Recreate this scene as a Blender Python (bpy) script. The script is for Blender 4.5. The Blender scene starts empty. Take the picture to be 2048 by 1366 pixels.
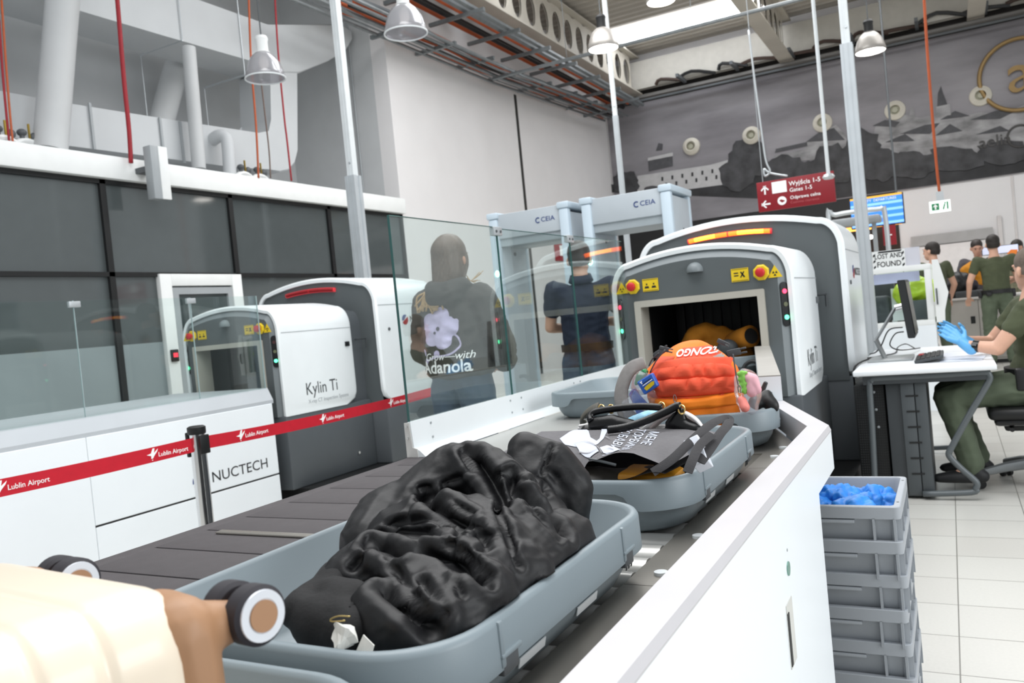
import bpy, bmesh, math, random
from mathutils import Vector as V, Matrix, noise
from mathutils.bvhtree import BVHTree
from mathutils.kdtree import KDTree
random.seed(7)
S = bpy.context.scene
COL = S.collection
PI = math.pi
# ------------------------------------------------------------------ camera
F, YAW, PITCH, ROLL, EYE = 1650.0, .49089, .02407, -.09782, V((0, 0, 1.2))
cf = V((-math.sin(YAW)*math.cos(PITCH), math.cos(YAW)*math.cos(PITCH), -math.sin(PITCH)))
r0 = V((math.cos(YAW), math.sin(YAW), 0)); u0 = r0.cross(cf)
cr = r0*math.cos(ROLL)+u0*math.sin(ROLL); cu = u0*math.cos(ROLL)-r0*math.sin(ROLL)
def ray(x, y): return cf+cr*((x-1024)/F)-cu*((y-683)/F)
def aY(x, y, Y): d = ray(x, y); return EYE+d*(Y/d.y)          # a point of the photo on the upright plane Y
def aX(x, y, X): d = ray(x, y); return EYE+d*(X/d.x)
def aZ(x, y, z): d = ray(x, y); return EYE+d*((z-1.2)/d.z)    # ... on the level plane z
cam = bpy.data.cameras.new('camera'); cam.sensor_width = 36; cam.lens = F/2048*36
cam.clip_start = .05; cam.clip_end = 200
co = bpy.data.objects.new('camera', cam); COL.objects.link(co)
co.matrix_world = Matrix(((cr.x, cu.x, -cf.x, 0), (cr.y, cu.y, -cf.y, 0), (cr.z, cu.z, -cf.z, 1.2), (0, 0, 0, 1)))
cam.dof.use_dof = True; cam.dof.focus_distance = 1.55; cam.dof.aperture_fstop = 9
S.camera = co
# ------------------------------------------------------------------ materials
def lin(h):
    if not isinstance(h, str): return tuple(h)
    h = h.lstrip('#'); c = [int(h[i:i+2], 16)/255 for i in (0, 2, 4)]
    return tuple(x/12.92 if x <= .04045 else ((x+.055)/1.055)**2.4 for x in c)
MATS = {}
def M(name, col, rough=.5, metal=0., var=.05, scale=6., bump=0., bs=120., spec=.5, emit=0., ecol=None, sheen=0., coat=0., stretch=None):
    if name in MATS: return MATS[name]
    m = bpy.data.materials.new(name); m.use_nodes = True; nt = m.node_tree; N = nt.nodes; L = nt.links
    b = N['Principled BSDF']; c = lin(col)
    b.inputs['Roughness'].default_value = rough; b.inputs['Metallic'].default_value = metal
    b.inputs['Specular IOR Level'].default_value = spec
    if sheen: b.inputs['Sheen Weight'].default_value = sheen
    if coat: b.inputs['Coat Weight'].default_value = coat; b.inputs['Coat Roughness'].default_value = .1
    tc = N.new('ShaderNodeTexCoord'); src = tc.outputs['Object']
    if stretch:
        mp = N.new('ShaderNodeMapping'); mp.inputs['Scale'].default_value = stretch; L.new(src, mp.inputs[0]); src = mp.outputs[0]
    n = N.new('ShaderNodeTexNoise'); n.inputs['Scale'].default_value = scale; n.inputs['Detail'].default_value = 4
    L.new(src, n.inputs['Vector'])
    mr = N.new('ShaderNodeMapRange'); mr.inputs[1].default_value = .3; mr.inputs[2].default_value = .7
    mr.inputs[3].default_value = 1-var; mr.inputs[4].default_value = 1+var; L.new(n.outputs[0], mr.inputs[0])
    mx = N.new('ShaderNodeVectorMath'); mx.operation = 'SCALE'; mx.inputs[0].default_value = c
    L.new(mr.outputs[0], mx.inputs['Scale']); L.new(mx.outputs[0], b.inputs['Base Color'])
    if bump:
        n2 = N.new('ShaderNodeTexNoise'); n2.inputs['Scale'].default_value = bs; n2.inputs['Detail'].default_value = 3
        L.new(src, n2.inputs['Vector'])
        bp = N.new('ShaderNodeBump'); bp.inputs['Strength'].default_value = bump; bp.inputs['Distance'].default_value = .002
        L.new(n2.outputs[0], bp.inputs['Height']); L.new(bp.outputs[0], b.inputs['Normal'])
    if emit:
        b.inputs['Emission Color'].default_value = (*lin(ecol or col), 1); b.inputs['Emission Strength'].default_value = emit
    MATS[name] = m; return m
def glass_mat(name, tint=(.93, .97, .96), fmax=.9, add=0., ior=1.45, rough=.0, veil=None, vw=.0):
    m = bpy.data.materials.new(name); m.use_nodes = True; nt = m.node_tree; N = nt.nodes; L = nt.links
    N.remove(N['Principled BSDF']); out = N['Material Output']
    t = N.new('ShaderNodeBsdfTransparent'); t.inputs[0].default_value = (*tint, 1)
    g = N.new('ShaderNodeBsdfGlossy'); g.inputs['Roughness'].default_value = rough; g.inputs[0].default_value = (.95, .97, .97, 1)
    fr = N.new('ShaderNodeFresnel'); fr.inputs[0].default_value = ior
    ma = N.new('ShaderNodeMath'); ma.operation = 'MULTIPLY_ADD'; ma.inputs[1].default_value = fmax; ma.inputs[2].default_value = add
    L.new(fr.outputs[0], ma.inputs[0]); src = t
    if veil:
        d = N.new('ShaderNodeBsdfDiffuse'); d.inputs[0].default_value = (*lin(veil), 1)
        x = N.new('ShaderNodeMixShader'); x.inputs[0].default_value = vw; L.new(t.outputs[0], x.inputs[1]); L.new(d.outputs[0], x.inputs[2]); src = x
    s = N.new('ShaderNodeMixShader'); L.new(ma.outputs[0], s.inputs[0]); L.new(src.outputs[0], s.inputs[1]); L.new(g.outputs[0], s.inputs[2])
    L.new(s.outputs[0], out.inputs[0]); return m
# ------------------------------------------------------------------ mesh helpers
def B(): return bmesh.new()
def box(bm, x0, x1, y0, y1, z0, z1, bev=0., seg=2, mat=None):
    t = bmesh.new(); bmesh.ops.create_cube(t, size=1)
    for v in t.verts: v.co = V(((x0+x1)/2+v.co.x*(x1-x0), (y0+y1)/2+v.co.y*(y1-y0), (z0+z1)/2+v.co.z*(z1-z0)))
    if bev:
        bev = min(bev, .49*min(abs(x1-x0), abs(y1-y0), abs(z1-z0)))
        bmesh.ops.bevel(t, geom=t.edges[:], offset=bev, segments=seg, profile=.5, affect='EDGES')
    merge(bm, t, mat); return bm
def merge(bm, t, mat=None):
    t.normal_update(); vs = {}
    for v in t.verts: vs[v] = bm.verts.new(mat @ v.co if mat else v.co)
    for f in t.faces:
        try: bm.faces.new([vs[v] for v in f.verts])
        except ValueError: pass
    t.free()
def rotm(p0, p1):
    d = (V(p1)-V(p0)); return V((0, 0, 1)).rotation_difference(d.normalized()).to_matrix()
def cyl(bm, p0, p1, r0_, r1_=None, n=16, caps=True):
    r1_ = r0_ if r1_ is None else r1_; p0 = V(p0); p1 = V(p1); R = rotm(p0, p1); a = []; b = []
    for i in range(n):
        t = 2*PI*i/n; d = V((math.cos(t), math.sin(t), 0)); a.append(bm.verts.new(p0+R@(d*r0_))); b.append(bm.verts.new(p1+R@(d*r1_)))
    for i in range(n): bm.faces.new((a[i], a[(i+1) % n], b[(i+1) % n], b[i]))
    if caps: bm.faces.new(a[::-1]); bm.faces.new(b)
    return bm
def tube(bm, pts, r, n=8, closed=False, flat=None, up=None):
    pts = [V(p) for p in pts]; m = len(pts); rr = r if isinstance(r, (list, tuple)) else [r]*m
    rings = []; nv = None
    for i, p in enumerate(pts):
        d = (pts[(i+1) % m]-pts[i-1]) if closed else (pts[min(i+1, m-1)]-pts[max(i-1, 0)])
        d = d.normalized() if d.length > 1e-9 else V((0, 0, 1))
        if nv is None: nv = V(up) if up else (V((0, 0, 1)) if abs(d.z) < .9 else V((1, 0, 0)))
        if up: nv = V(up)
        nv = (nv-d*nv.dot(d)); nv = nv.normalized() if nv.length > 1e-6 else V((1, 0, 0)); bv = d.cross(nv)
        fx, fy = flat if flat else (1, 1)
        rings.append([bm.verts.new(p+nv*math.cos(2*PI*k/n)*rr[i]*fx+bv*math.sin(2*PI*k/n)*rr[i]*fy) for k in range(n)])
    for i in range(m if closed else m-1):
        a, b = rings[i], rings[(i+1) % m]
        for k in range(n): bm.faces.new((a[k], a[(k+1) % n], b[(k+1) % n], b[k]))
    if not closed: bm.faces.new(rings[0][::-1]); bm.faces.new(rings[-1])
    return bm
def spline(pts, k=6):
    pts = [V(p) for p in pts]; out = []
    for i in range(len(pts)-1):
        a, b, c, d = pts[max(i-1, 0)], pts[i], pts[i+1], pts[min(i+2, len(pts)-1)]
        for j in range(k):
            t = j/k; out.append(.5*((2*b)+(c-a)*t+(2*a-5*b+4*c-d)*t*t+(3*b-a-3*c+d)*t**3))
    out.append(pts[-1]); return out
def lathe(bm, prof, n=24, c=(0, 0, 0), R=None, caps=True):
    c = V(c); R = R or Matrix.Identity(3); rings = []
    for r, z in prof: rings.append([bm.verts.new(c+R@V((r*math.cos(2*PI*k/n), r*math.sin(2*PI*k/n), z))) for k in range(n)])
    for a, b in zip(rings, rings[1:]):
        for k in range(n): bm.faces.new((a[k], a[(k+1) % n], b[(k+1) % n], b[k]))
    if caps: bm.faces.new(rings[0][::-1]); bm.faces.new(rings[-1])
    return bm
def loft(bm, rings, caps=(True, True), closed=True):
    rr = [[bm.verts.new(V(p)) for p in g] for g in rings]; n = len(rr[0])
    for a, b in zip(rr, rr[1:]):
        for k in range(n if closed else n-1): bm.faces.new((a[k], a[(k+1) % n], b[(k+1) % n], b[k]))
    if caps[0]: bm.faces.new(rr[0][::-1])
    if caps[1]: bm.faces.new(rr[-1])
    return bm
def prism(bm, poly, ax, a, b):
    """polygon in the two other axes, extruded along axis ax from a to b"""
    def P(u, v, t): return {'x': (t, u, v), 'y': (u, t, v), 'z': (u, v, t)}[ax]
    return loft(bm, [[P(u, v, a) for u, v in poly], [P(u, v, b) for u, v in poly]])
def ell(bm, c, r, rot=None, sub=3):
    t = bmesh.new(); bmesh.ops.create_icosphere(t, subdivisions=sub, radius=1); R = rot or Matrix.Identity(3); c = V(c)
    for v in t.verts: v.co = c+R@V((v.co.x*r[0], v.co.y*r[1], v.co.z*r[2]))
    merge(bm, t); return bm
def hull(bm, prs, sub=2):
    for (p, r), (q, s) in zip(prs, prs[1:]):
        t = bmesh.new()
        for c, k in ((p, r), (q, s)):
            g = bmesh.ops.create_icosphere(t, subdivisions=sub, radius=1)
            kk = k if isinstance(k, (tuple, list)) else (k, k, k)
            for v in g['verts']: v.co = V(c)+V((v.co.x*kk[0], v.co.y*kk[1], v.co.z*kk[2]))
        o = bmesh.ops.convex_hull(t, input=t.verts[:])
        bmesh.ops.delete(t, geom=list({e for e in o['geom_interior'] if isinstance(e, bmesh.types.BMVert)}), context='VERTS')
        merge(bm, t)
    return bm
def evalmods(bm, mods):
    me = bpy.data.meshes.new('tmp'); bm.to_mesh(me); bm.free(); ob = bpy.data.objects.new('tmp', me); COL.objects.link(ob)
    for t, kw in mods:
        md = ob.modifiers.new(t, t)
        for k, v in kw.items(): setattr(md, k, v)
    dg = bpy.context.evaluated_depsgraph_get(); dg.update(); e = ob.evaluated_get(dg); out = bmesh.new(); out.from_mesh(e.to_mesh()); e.to_mesh_clear()
    bpy.data.objects.remove(ob); bpy.data.meshes.remove(me); return out
def sculpt(bm, vox, smooth=4, fac=.5, sub=0):
    mods = [('REMESH', dict(mode='VOXEL', voxel_size=vox)), ('SMOOTH', dict(iterations=smooth, factor=fac))]
    if sub: mods.append(('SUBSURF', dict(levels=sub)))
    return evalmods(bm, mods)
def sstep(a, b, x):
    t = min(1, max(0, (x-a)/(b-a))); return t*t*(3-2*t)
def segd(p, a, b):
    ab = b-a; t = max(0, min(1, (p-a).dot(ab)/max(ab.length_squared, 1e-12))); return (p-a-ab*t).length
def wrinkle(bm, amp, sc, seams=(), depth=.01, w=.012, ridge=True, dirv=(1, 1, 1), off=0):
    """push vertices along their normals: folds, and seams that pinch the cloth in"""
    bm.normal_update(); D = V(dirv); new = []
    kd = None; pts = []
    for s in seams:
        for p, q in zip(s, s[1:]):
            p = V(p); q = V(q); k = max(1, int((q-p).length/.002)); pts += [p.lerp(q, i/k) for i in range(k+1)]
    if pts:
        kd = KDTree(len(pts)); [kd.insert(p, i) for i, p in enumerate(pts)]; kd.balance()
    for v in bm.verts:
        d = 0
        if amp:
            q = V((v.co.x*D.x, v.co.y*D.y, v.co.z*D.z))*sc+V((off, off, off)); h = noise.noise(q+noise.noise_vector(q*.6)*.8)
            h = (1-abs(h)*2.2) if ridge else h
            d = amp*(h*.8+noise.noise(q*2.3+V((9, 9, 9)))*.45)
        if kd:
            m = kd.find(v.co)[2]
            if m < w*4: d -= depth*math.exp(-(m/w)**2)-.25*depth*math.exp(-((m-2*w)/w)**2)
        new.append(v.co+v.normal*d)
    for v, c in zip(bm.verts, new): v.co = c
    return bm
def rrect(w, l, r, n=8, z=0, c=(0, 0)):
    pts = []
    for cx, cy, a in ((w/2-r, l/2-r, 0), (-w/2+r, l/2-r, PI/2), (-w/2+r, -l/2+r, PI), (w/2-r, -l/2+r, 1.5*PI)):
        for k in range(n+1):
            t = a+PI/2*k/n; pts.append(V((c[0]+cx+r*math.cos(t), c[1]+cy+r*math.sin(t), z)))
    return pts
# ------------------------------------------------------------------ objects
ORG = {}
def meta(o, label=None, cat=None, group=None, kind=None):
    if label: o['label'] = label
    if cat: o['category'] = cat
    if group: o['group'] = group
    if kind: o['kind'] = kind
    return o
def thing(name, label, cat, loc=(0, 0, 0), group=None):
    o = bpy.data.objects.new(name, None); COL.objects.link(o); o.location = loc; o.empty_display_size = .05
    ORG[o.name] = V(loc); return meta(o, label, cat, group)
def obj(name, bm, mat, parent=None, label=None, smooth=38, bvh=None):
    me = bpy.data.meshes.new(name); bmesh.ops.recalc_face_normals(bm, faces=bm.faces[:]); 
    if parent is not None:
        root = parent
        while root.parent: root = root.parent
        bmesh.ops.translate(bm, verts=bm.verts[:], vec=-ORG.get(root.name, V()))
    bm.to_mesh(me); bm.free()
    if smooth:
        me.polygons.foreach_set('use_smooth', [True]*len(me.polygons))
        if smooth < 180: me.set_sharp_from_angle(angle=math.radians(smooth))
    for m in (mat if isinstance(mat, (list, tuple)) else [mat]): me.materials.append(m)
    o = bpy.data.objects.new(name, me); COL.objects.link(o)
    if parent is not None: o.parent = parent
    if label: o['label'] = label
    return o
def solo(name, bm, mat, label, cat, group=None, kind=None, smooth=38):
    """a thing that is one mesh; its origin goes to its base"""
    vs = [v.co for v in bm.verts]; c = V(((min(p.x for p in vs)+max(p.x for p in vs))/2, (min(p.y for p in vs)+max(p.y for p in vs))/2, min(p.z for p in vs)))
    bmesh.ops.translate(bm, verts=bm.verts[:], vec=-c); o = obj(name, bm, mat, None, smooth=smooth); o.location = c
    return meta(o, label, cat, group, kind)
def struct(name, bm, mat, smooth=38): o = obj(name, bm, mat, smooth=smooth); o['kind'] = 'structure'; return o
def dup(root, loc, rotz=0, label=None, group=None):
    def cp(o, par):
        c = o.copy(); COL.objects.link(c); c.parent = par
        for ch in o.children: cp(ch, c)
        return c
    c = cp(root, None); c.location = loc; c.rotation_euler = (0, 0, rotz)
    if label: c['label'] = label
    if group: c['group'] = group
    return c
def fr(o, x, z):
    """frame matrix: origin o, text runs along x, up along z"""
    x = V(x).normalized(); z = V(z).normalized(); y = z; n = x.cross(y).normalized(); y = n.cross(x)
    return Matrix(((x.x, y.x, n.x, o[0]), (x.y, y.y, n.y, o[1]), (x.z, y.z, n.z, o[2]), (0, 0, 0, 1)))
def textbm(s, size, mat, align='CENTER', bold=0., ext=.0004, shear=0., sx=1.):
    cu_ = bpy.data.curves.new('t', 'FONT'); cu_.body = s; cu_.size = size; cu_.align_x = align; cu_.align_y = 'CENTER'; cu_.extrude = ext; cu_.offset = bold*size; cu_.shear = shear; cu_.resolution_u = 3
    o = bpy.data.objects.new('t', cu_); COL.objects.link(o); dg = bpy.context.evaluated_depsgraph_get(); dg.update()
    me = bpy.data.meshes.new_from_object(o.evaluated_get(dg)); bm = bmesh.new(); bm.from_mesh(me)
    for v in bm.verts: v.co = mat @ V((v.co.x*sx, v.co.y, v.co.z))
    bpy.data.objects.remove(o); bpy.data.curves.remove(cu_); bpy.data.meshes.remove(me); return bm
def flat(bm, pts, mat=None):
    bm.faces.new([bm.verts.new(mat @ V((p[0], p[1], 0)) if mat else V(p)) for p in pts]); return bm
def plate(bm, pts, mat, t=.002):
    """flat polygon in the frame mat (x, y), t thick towards the viewer"""
    return loft(bm, [[mat @ V((p[0], p[1], 0)) for p in pts], [mat @ V((p[0], p[1], t)) for p in pts]])
def circ(r, n=20, c=(0, 0), a0=0): return [(c[0]+r*math.cos(a0+2*PI*k/n), c[1]+r*math.sin(a0+2*PI*k/n)) for k in range(n)]
def drape(bm, bvh, d, off=.002, cut=.01, rounds=3, nrm=False):
    """subdivide a flat sheet and press it onto a body along d"""
    for _ in range(rounds):
        es = [e for e in bm.edges if e.calc_length() > cut]
        if not es: break
        bmesh.ops.subdivide_edges(bm, edges=es, cuts=1); bmesh.ops.triangulate(bm, faces=[f for f in bm.faces if len(f.verts) > 4])
    d = V(d).normalized()
    for v in bm.verts:
        h = bvh.ray_cast(v.co-d*1.0, d)
        if h[0] is not None: v.co = h[0]+(h[1]*off if nrm else -d*off)
        else:
            h = bvh.find_nearest(v.co); v.co = h[0]-d*off
    return bm
# ------------------------------------------------------------------ palette
mWall = M('wall white', '#dedcdc', .8, var=.02, scale=1.5, bump=.05)
mPlaster = M('plaster grey', '#c2c4c5', .85, var=.04, scale=2, bump=.1)
mWhite = M('white enamel', '#eef3f5', .3, var=.012)
mBand = M('white band', '#eef0ef', .5, var=.02)
mPanel = M('white laminate', '#f2f7fb', .32, var=.01, scale=3)
mGrey = M('grey paint', '#717779', .45, var=.03)
mGreyL = M('light grey paint', '#a3a8ab', .45, var=.03)
mGreyD = M('dark grey paint', '#55595c', .5, var=.05)
mCharc = M('charcoal', '#3c4043', .55, var=.06)
mBlack = M('black', '#101112', .5, var=.1)
mBlackG = M('black glossy', '#0d0e10', .2, var=.05)
mSteel = M('brushed steel', '#9a968f', .36, .6, var=.12, scale=3)
mChrome = M('chrome', '#d8d8d8', .12, 1., var=.03)
mAlu = M('aluminium', '#c8cdd0', .4, .6, var=.04, scale=3)
mRoller = M('roller steel', '#dbdad6', .32, .45, var=.06, scale=5)
mTray = M('tray plastic', '#849096', .42, var=.03, scale=5, bump=.04, bs=500)
mCrate = M('crate plastic', '#a3a8ae', .5, var=.03, bump=.04, bs=300)
mDuct = M('painted duct', '#c6c9cb', .6, var=.03, scale=2)
mCableT = M('galvanised', '#7d8284', .45, .5, var=.12, scale=9)
mRed = M('sign red', '#a50f1e', .45, var=.03)
mTape = M('tape red', '#d0142c', .6, var=.04, scale=30)
mYellow = M('label yellow', '#e2c21a', .5, var=.03)
mWtxt = M('white lettering', '#f6f6f6', .6, var=.01, emit=.15)
mBtxt = M('black lettering', '#15171a', .6, var=.02)
mOrange = M('cable orange', '#b5552a', .6, var=.08)
mRedC = M('cable red', '#9c1c28', .6, var=.08)
mFloorLine = mGreyL
GLASS = glass_mat('clear glass', fmax=.24); GLASSE = M('glass edge', '#2d5a57', .15, var=.05)

def floor_mat():
    m = bpy.data.materials.new('floor tiles'); m.use_nodes = True; N = m.node_tree.nodes; L = m.node_tree.links; b = N['Principled BSDF']
    tc = N.new('ShaderNodeTexCoord'); mp = N.new('ShaderNodeMapping'); mp.inputs['Location'].default_value = (.06, -.03, 0)
    L.new(tc.outputs['Object'], mp.inputs[0])
    br = N.new('ShaderNodeTexBrick'); br.offset = 0; br.squash = 1; br.inputs['Scale'].default_value = 1; br.inputs['Brick Width'].default_value = .3; br.inputs['Row Height'].default_value = .305
    br.inputs['Mortar Size'].default_value = .0022; br.inputs['Mortar Smooth'].default_value = .1; br.inputs['Bias'].default_value = 0
    br.inputs['Color1'].default_value = (*lin('#d0cfc9'), 1); br.inputs['Color2'].default_value = (*lin('#cac8c2'), 1); br.inputs['Mortar'].default_value = (*lin('#7a7872'), 1)
    L.new(mp.outputs[0], br.inputs[0]); n = N.new('ShaderNodeTexNoise'); n.inputs['Scale'].default_value = 90; n.inputs['Detail'].default_value = 3; L.new(tc.outputs['Object'], n.inputs['Vector'])
    mr = N.new('ShaderNodeMapRange'); mr.inputs[3].default_value = .93; mr.inputs[4].default_value = 1.05; L.new(n.outputs[0], mr.inputs[0])
    x = N.new('ShaderNodeVectorMath'); x.operation = 'SCALE'; L.new(br.outputs[0], x.inputs[0]); L.new(mr.outputs[0], x.inputs['Scale']); L.new(x.outputs[0], b.inputs['Base Color']); b.inputs['Roughness'].default_value = .3
    return m
# ------------------------------------------------------------------ the setting
XL, YB = -8., 21.7
struct('floor', box(B(), -14, 12, -4, 26, -.1, 0), floor_mat())
struct('wall_left', box(B(), XL-.3, XL, 11.5, YB+.2, 0, 8.2), mWall)
struct('trim_1', box(B(), XL-.001, XL+.012, 16.15, 16.25, 0, 6.1), M('gap', '#2a2926', .8))
w = B(); box(w, -10.5, -10.2, -2, 11.8, 3.3, 8.2); struct('wall_recess', w, mPlaster)
struct('wall_return', box(B(), -10.2, XL-.3, 11.5, 11.7, 3.3, 8.2), mPlaster)
struct('ceiling_partition', box(B(), -10.3, XL-.06, -2, 11.5, 3.1, 3.3), mPlaster)
struct('trim_2', box(B(), XL-.06, XL+.1, .5, 11.5, 3.17, 3.42, .01), mBand)
# dark glazed partition: panes between black mullions, one of them with a door
mDark = M('dark glazing', '#4f5556', .06, var=.03, spec=.9)
mFilm = M('frosted film', '#8f989b', .5, var=.05, scale=2)
mMull = M('black mullion', '#141516', .4)
ys = [.6, 4.1, 5.92, 7.72, 9.62, 11.46]
for i, (a, b) in enumerate(zip(ys, ys[1:])):
    w = struct('window_%d' % (i+1), box(B(), XL-.05, XL-.02, a, b, 0, 3.17), mDark)
    f = B(); box(f, XL-.03, XL+.02, b-.035, b+.035, 0, 3.17); box(f, XL-.03, XL+.02, a, b, 2.11, 2.16); box(f, XL-.03, XL+.02, a, b, 3.12, 3.17)
    obj('window_frame', f, mMull, w)
    if i in (1, 2): obj('frosted_band', box(B(), XL-.021, XL-.012, a+.04, b-.04 if i == 1 else 6.5, .62, 1.36), mFilm, w, 'grey frosted film band')
d = struct('door_1', box(B(), XL-.01, XL+.01, 6.64, 7.6, 0, 2.03), M('door glass', '#2f3a3b', .06, spec=.9))
f = B(); box(f, XL-.02, XL+.05, 6.5, 6.66, 0, 2.14, .005); box(f, XL-.02, XL+.05, 7.58, 7.74, 0, 2.14, .005); box(f, XL-.02, XL+.05, 6.66, 7.58, 2.0, 2.14, .005); obj('door_frame', f, mBand, d, 'white door frame')
f = B(); box(f, XL+.0, XL+.04, 6.67, 6.75, 0, 1.98); box(f, XL+.0, XL+.04, 7.5, 7.57, 0, 1.98); box(f, XL, XL+.04, 6.75, 7.5, 1.9, 1.98); obj('door_leaf_frame', f, mGreyL, d)
obj('door_handle', tube(B(), [(XL+.08, 6.85, .6), (XL+.08, 6.85, 1.85)], .018), mAlu, d)
r = thing('card_reader', 'small black card reader with red display on white door frame', 'card reader', (XL+.05, 6.58, 1.12))
obj('reader_case', box(B(), XL+.05, XL+.08, 6.53, 6.63, 1.12, 1.26, .008), mBlack, r); obj('display', box(B(), XL+.08, XL+.084, 6.55, 6.61, 1.17, 1.22), M('red display', '#d83040', .5, emit=1.5), r)
# back wall, lintel, dark strips and shop front
struct('wall_back', box(B(), XL, 8, YB, YB+.2, 0, 8.2), mWall)
struct('trim_3', box(B(), XL+.2, 8, 21.3, 21.5, 7.0, 7.72), M('lintel', '#b9b6ae', .7))
struct('trim_4', box(B(), XL+.05, 8, YB-.04, YB-.005, 6.72, 7.3), M('dark gap', '#221f1d', .8))
struct('trim_5', box(B(), XL+.05, -.95, YB-.03, YB-.005, 2.45, 3.4), mBlack)
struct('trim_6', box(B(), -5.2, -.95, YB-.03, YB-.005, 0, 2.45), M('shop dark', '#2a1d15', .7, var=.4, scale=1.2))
# corrugated ceiling, open skylight strips
mDeck = M('ceiling sheet', '#b2aca2', .6, var=.04, scale=1)
bm = B(); y = 9.; prof = []
while y < 21.8: prof += [(y, 8.0), (y+.10, 8.0), (y+.14, 8.07), (y+.24, 8.07)]; y += .28
prof += [(21.8, 8.0), (21.8, 8.2), (9, 8.2)]
struct('ceiling', prism(bm, prof, 'x', -10.5, 8), mDeck, smooth=0)
mSky = M('skylight panel', '#ffffff', .4, emit=7., ecol='#f4f8ff')
for n_, (x0, x1, y0, y1) in enumerate([(-6.9, -3.2, 19.3, 20.15), (-6.9, -3.2, 20.35, 20.5), (-6.9, -3.2, 13.6, 14.3), (-2.9, .7, 13.6, 14.3)]):
    struct('window_%d' % (n_+6), box(B(), x0, x1, y0, y1, 7.94, 7.99), mSky)
# castellated roof beams
mBeam = M('beam paint', '#c4beb2', .6, var=.05, scale=2)
def beam(k, x, y0, y1):
    bm = B(); z0, z1 = 6.92, 7.85; n = int((y1-y0)/.62); ycs = [y0+.31+.62*i for i in range(n)]
    for yc in ycs:                                     # web as rings around the oval holes
        inn = [(yc+.2*math.cos(t), (z0+z1)/2+.32*math.sin(t)) for t in [2*PI*q/20 for q in range(20)]]
        out = []
        for q in range(20):
            c_, s_ = math.cos(2*PI*q/20), math.sin(2*PI*q/20); k_ = min(.31/max(abs(c_), 1e-6), ((z1-z0)/2)/max(abs(s_), 1e-6)); out.append((yc+c_*k_, (z0+z1)/2+s_*k_))
        for xx in (x-.02, x+.02):
            a = [bm.verts.new((xx, *p)) for p in inn]; b = [bm.verts.new((xx, *p)) for p in out]
            for q in range(20): bm.faces.new((a[q], a[(q+1) % 20], b[(q+1) % 20], b[q]))
    box(bm, x-.17, x+.17, y0, y1, z0-.03, z0); box(bm, x-.17, x+.17, y0, y1, z1, z1+.04)
    o = struct('trim_%d' % k, bm, mBeam, smooth=20); return o
beam(7, -7.0, 11.2, 21.5); beam(8, -3.1, 13, 21.5); beam(9, .95, 14, 21.5)

# ------------------------------------------------------------------ the mural on the back wall
def mural_mat():
    m = bpy.data.materials.new('mural sky'); m.use_nodes = True; N = m.node_tree.nodes; L = m.node_tree.links; b = N['Principled BSDF']
    tc = N.new('ShaderNodeTexCoord'); mp = N.new('ShaderNodeMapping'); mp.inputs['Scale'].default_value = (.35, 1, 1.3); L.new(tc.outputs['Object'], mp.inputs[0])
    n = N.new('ShaderNodeTexNoise'); n.inputs['Scale'].default_value = .9; n.inputs['Detail'].default_value = 6; L.new(mp.outputs[0], n.inputs[0])
    cr_ = N.new('ShaderNodeValToRGB'); cr_.color_ramp.elements[0].position = .3; cr_.color_ramp.elements[0].color = (*lin('#625f63'), 1); cr_.color_ramp.elements[1].position = .72; cr_.color_ramp.elements[1].color = (*lin('#9a979b'), 1)
    L.new(n.outputs[0], cr_.inputs[0]); L.new(cr_.outputs[0], b.inputs['Base Color']); b.inputs['Roughness'].default_value = .6; return m
YM = YB-.05
mu = thing('wall_mural', 'wide grey photo mural of an old town skyline high on the back wall', 'mural', (-1, YM, 3.38))
obj('mural_panel', box(B(), XL+.06, 7.9, YM, YB-.01, 3.38, 6.72), mural_mat(), mu)
mTree = M('mural trees', '#3c3c3e', .7, var=.45, scale=3.5); mTreeD = M('mural dark trees', '#2c2c2e', .7, var=.5, scale=2.5)
mTown = M('mural town', '#8c8b8c', .7, var=.45, scale=2.2, stretch=(1, 1, 2.2)); mCast = M('mural castle', '#b3b2b2', .7, var=.08); mRoof = M('mural roof', '#48484b', .7, var=.2)
def mpoly(name, pts, mat, d=.004, th=.004):
    P = [aY(x, y, YM) for x, y in pts]
    return obj(name, loft(B(), [[(p.x, YM-d, p.z) for p in P], [(p.x, YM-d-th, p.z) for p in P]]), mat, mu, smooth=0)
def jag(x0, y0, x1, y1, n, a, seed):
    rnd = random.Random(seed); return [(x0+(x1-x0)*i/n, y0+(y1-y0)*i/n+rnd.uniform(-a, a)) for i in range(n+1)]
mpoly('dark_ground', [(1222, 385)]+jag(1222, 372, 1500, 345, 14, 5, 1)+jag(1520, 335, 1760, 300, 14, 6, 2)+jag(1780, 315, 2060, 290, 14, 5, 3)+[(2075, 340), (1640, 402)], mTreeD, .003)
mpoly('castle_wall', [(1275, 352), (1420, 330), (1456, 320), (1458, 368), (1275, 392)], mCast, .008)
mpoly('castle_roof', [(1296, 318), (1345, 308), (1346, 332), (1298, 343)], mRoof, .008); mpoly('castle_eave', [(1296, 316), (1346, 305), (1346, 312), (1296, 322)], mCast, .012); mpoly('castle_turret', [(1312, 302), (1325, 300), (1326, 288), (1317, 286)], mRoof, .008)
for i in range(14):
    bm = B(); x = 1325+(i % 7)*20+(i//7)*8; y = 358-(x-1325)*.155+(i//7)*13; P = [aY(x+a, y+b, YM) for a, b in ((-2, -4), (2, -4), (2, 4), (-2, 4))]; loft(bm, [[(p.x, YM-.013, p.z) for p in P], [(p.x, YM-.016, p.z) for p in P]]); obj('castle_window', bm, mTreeD, mu, smooth=0)
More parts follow.
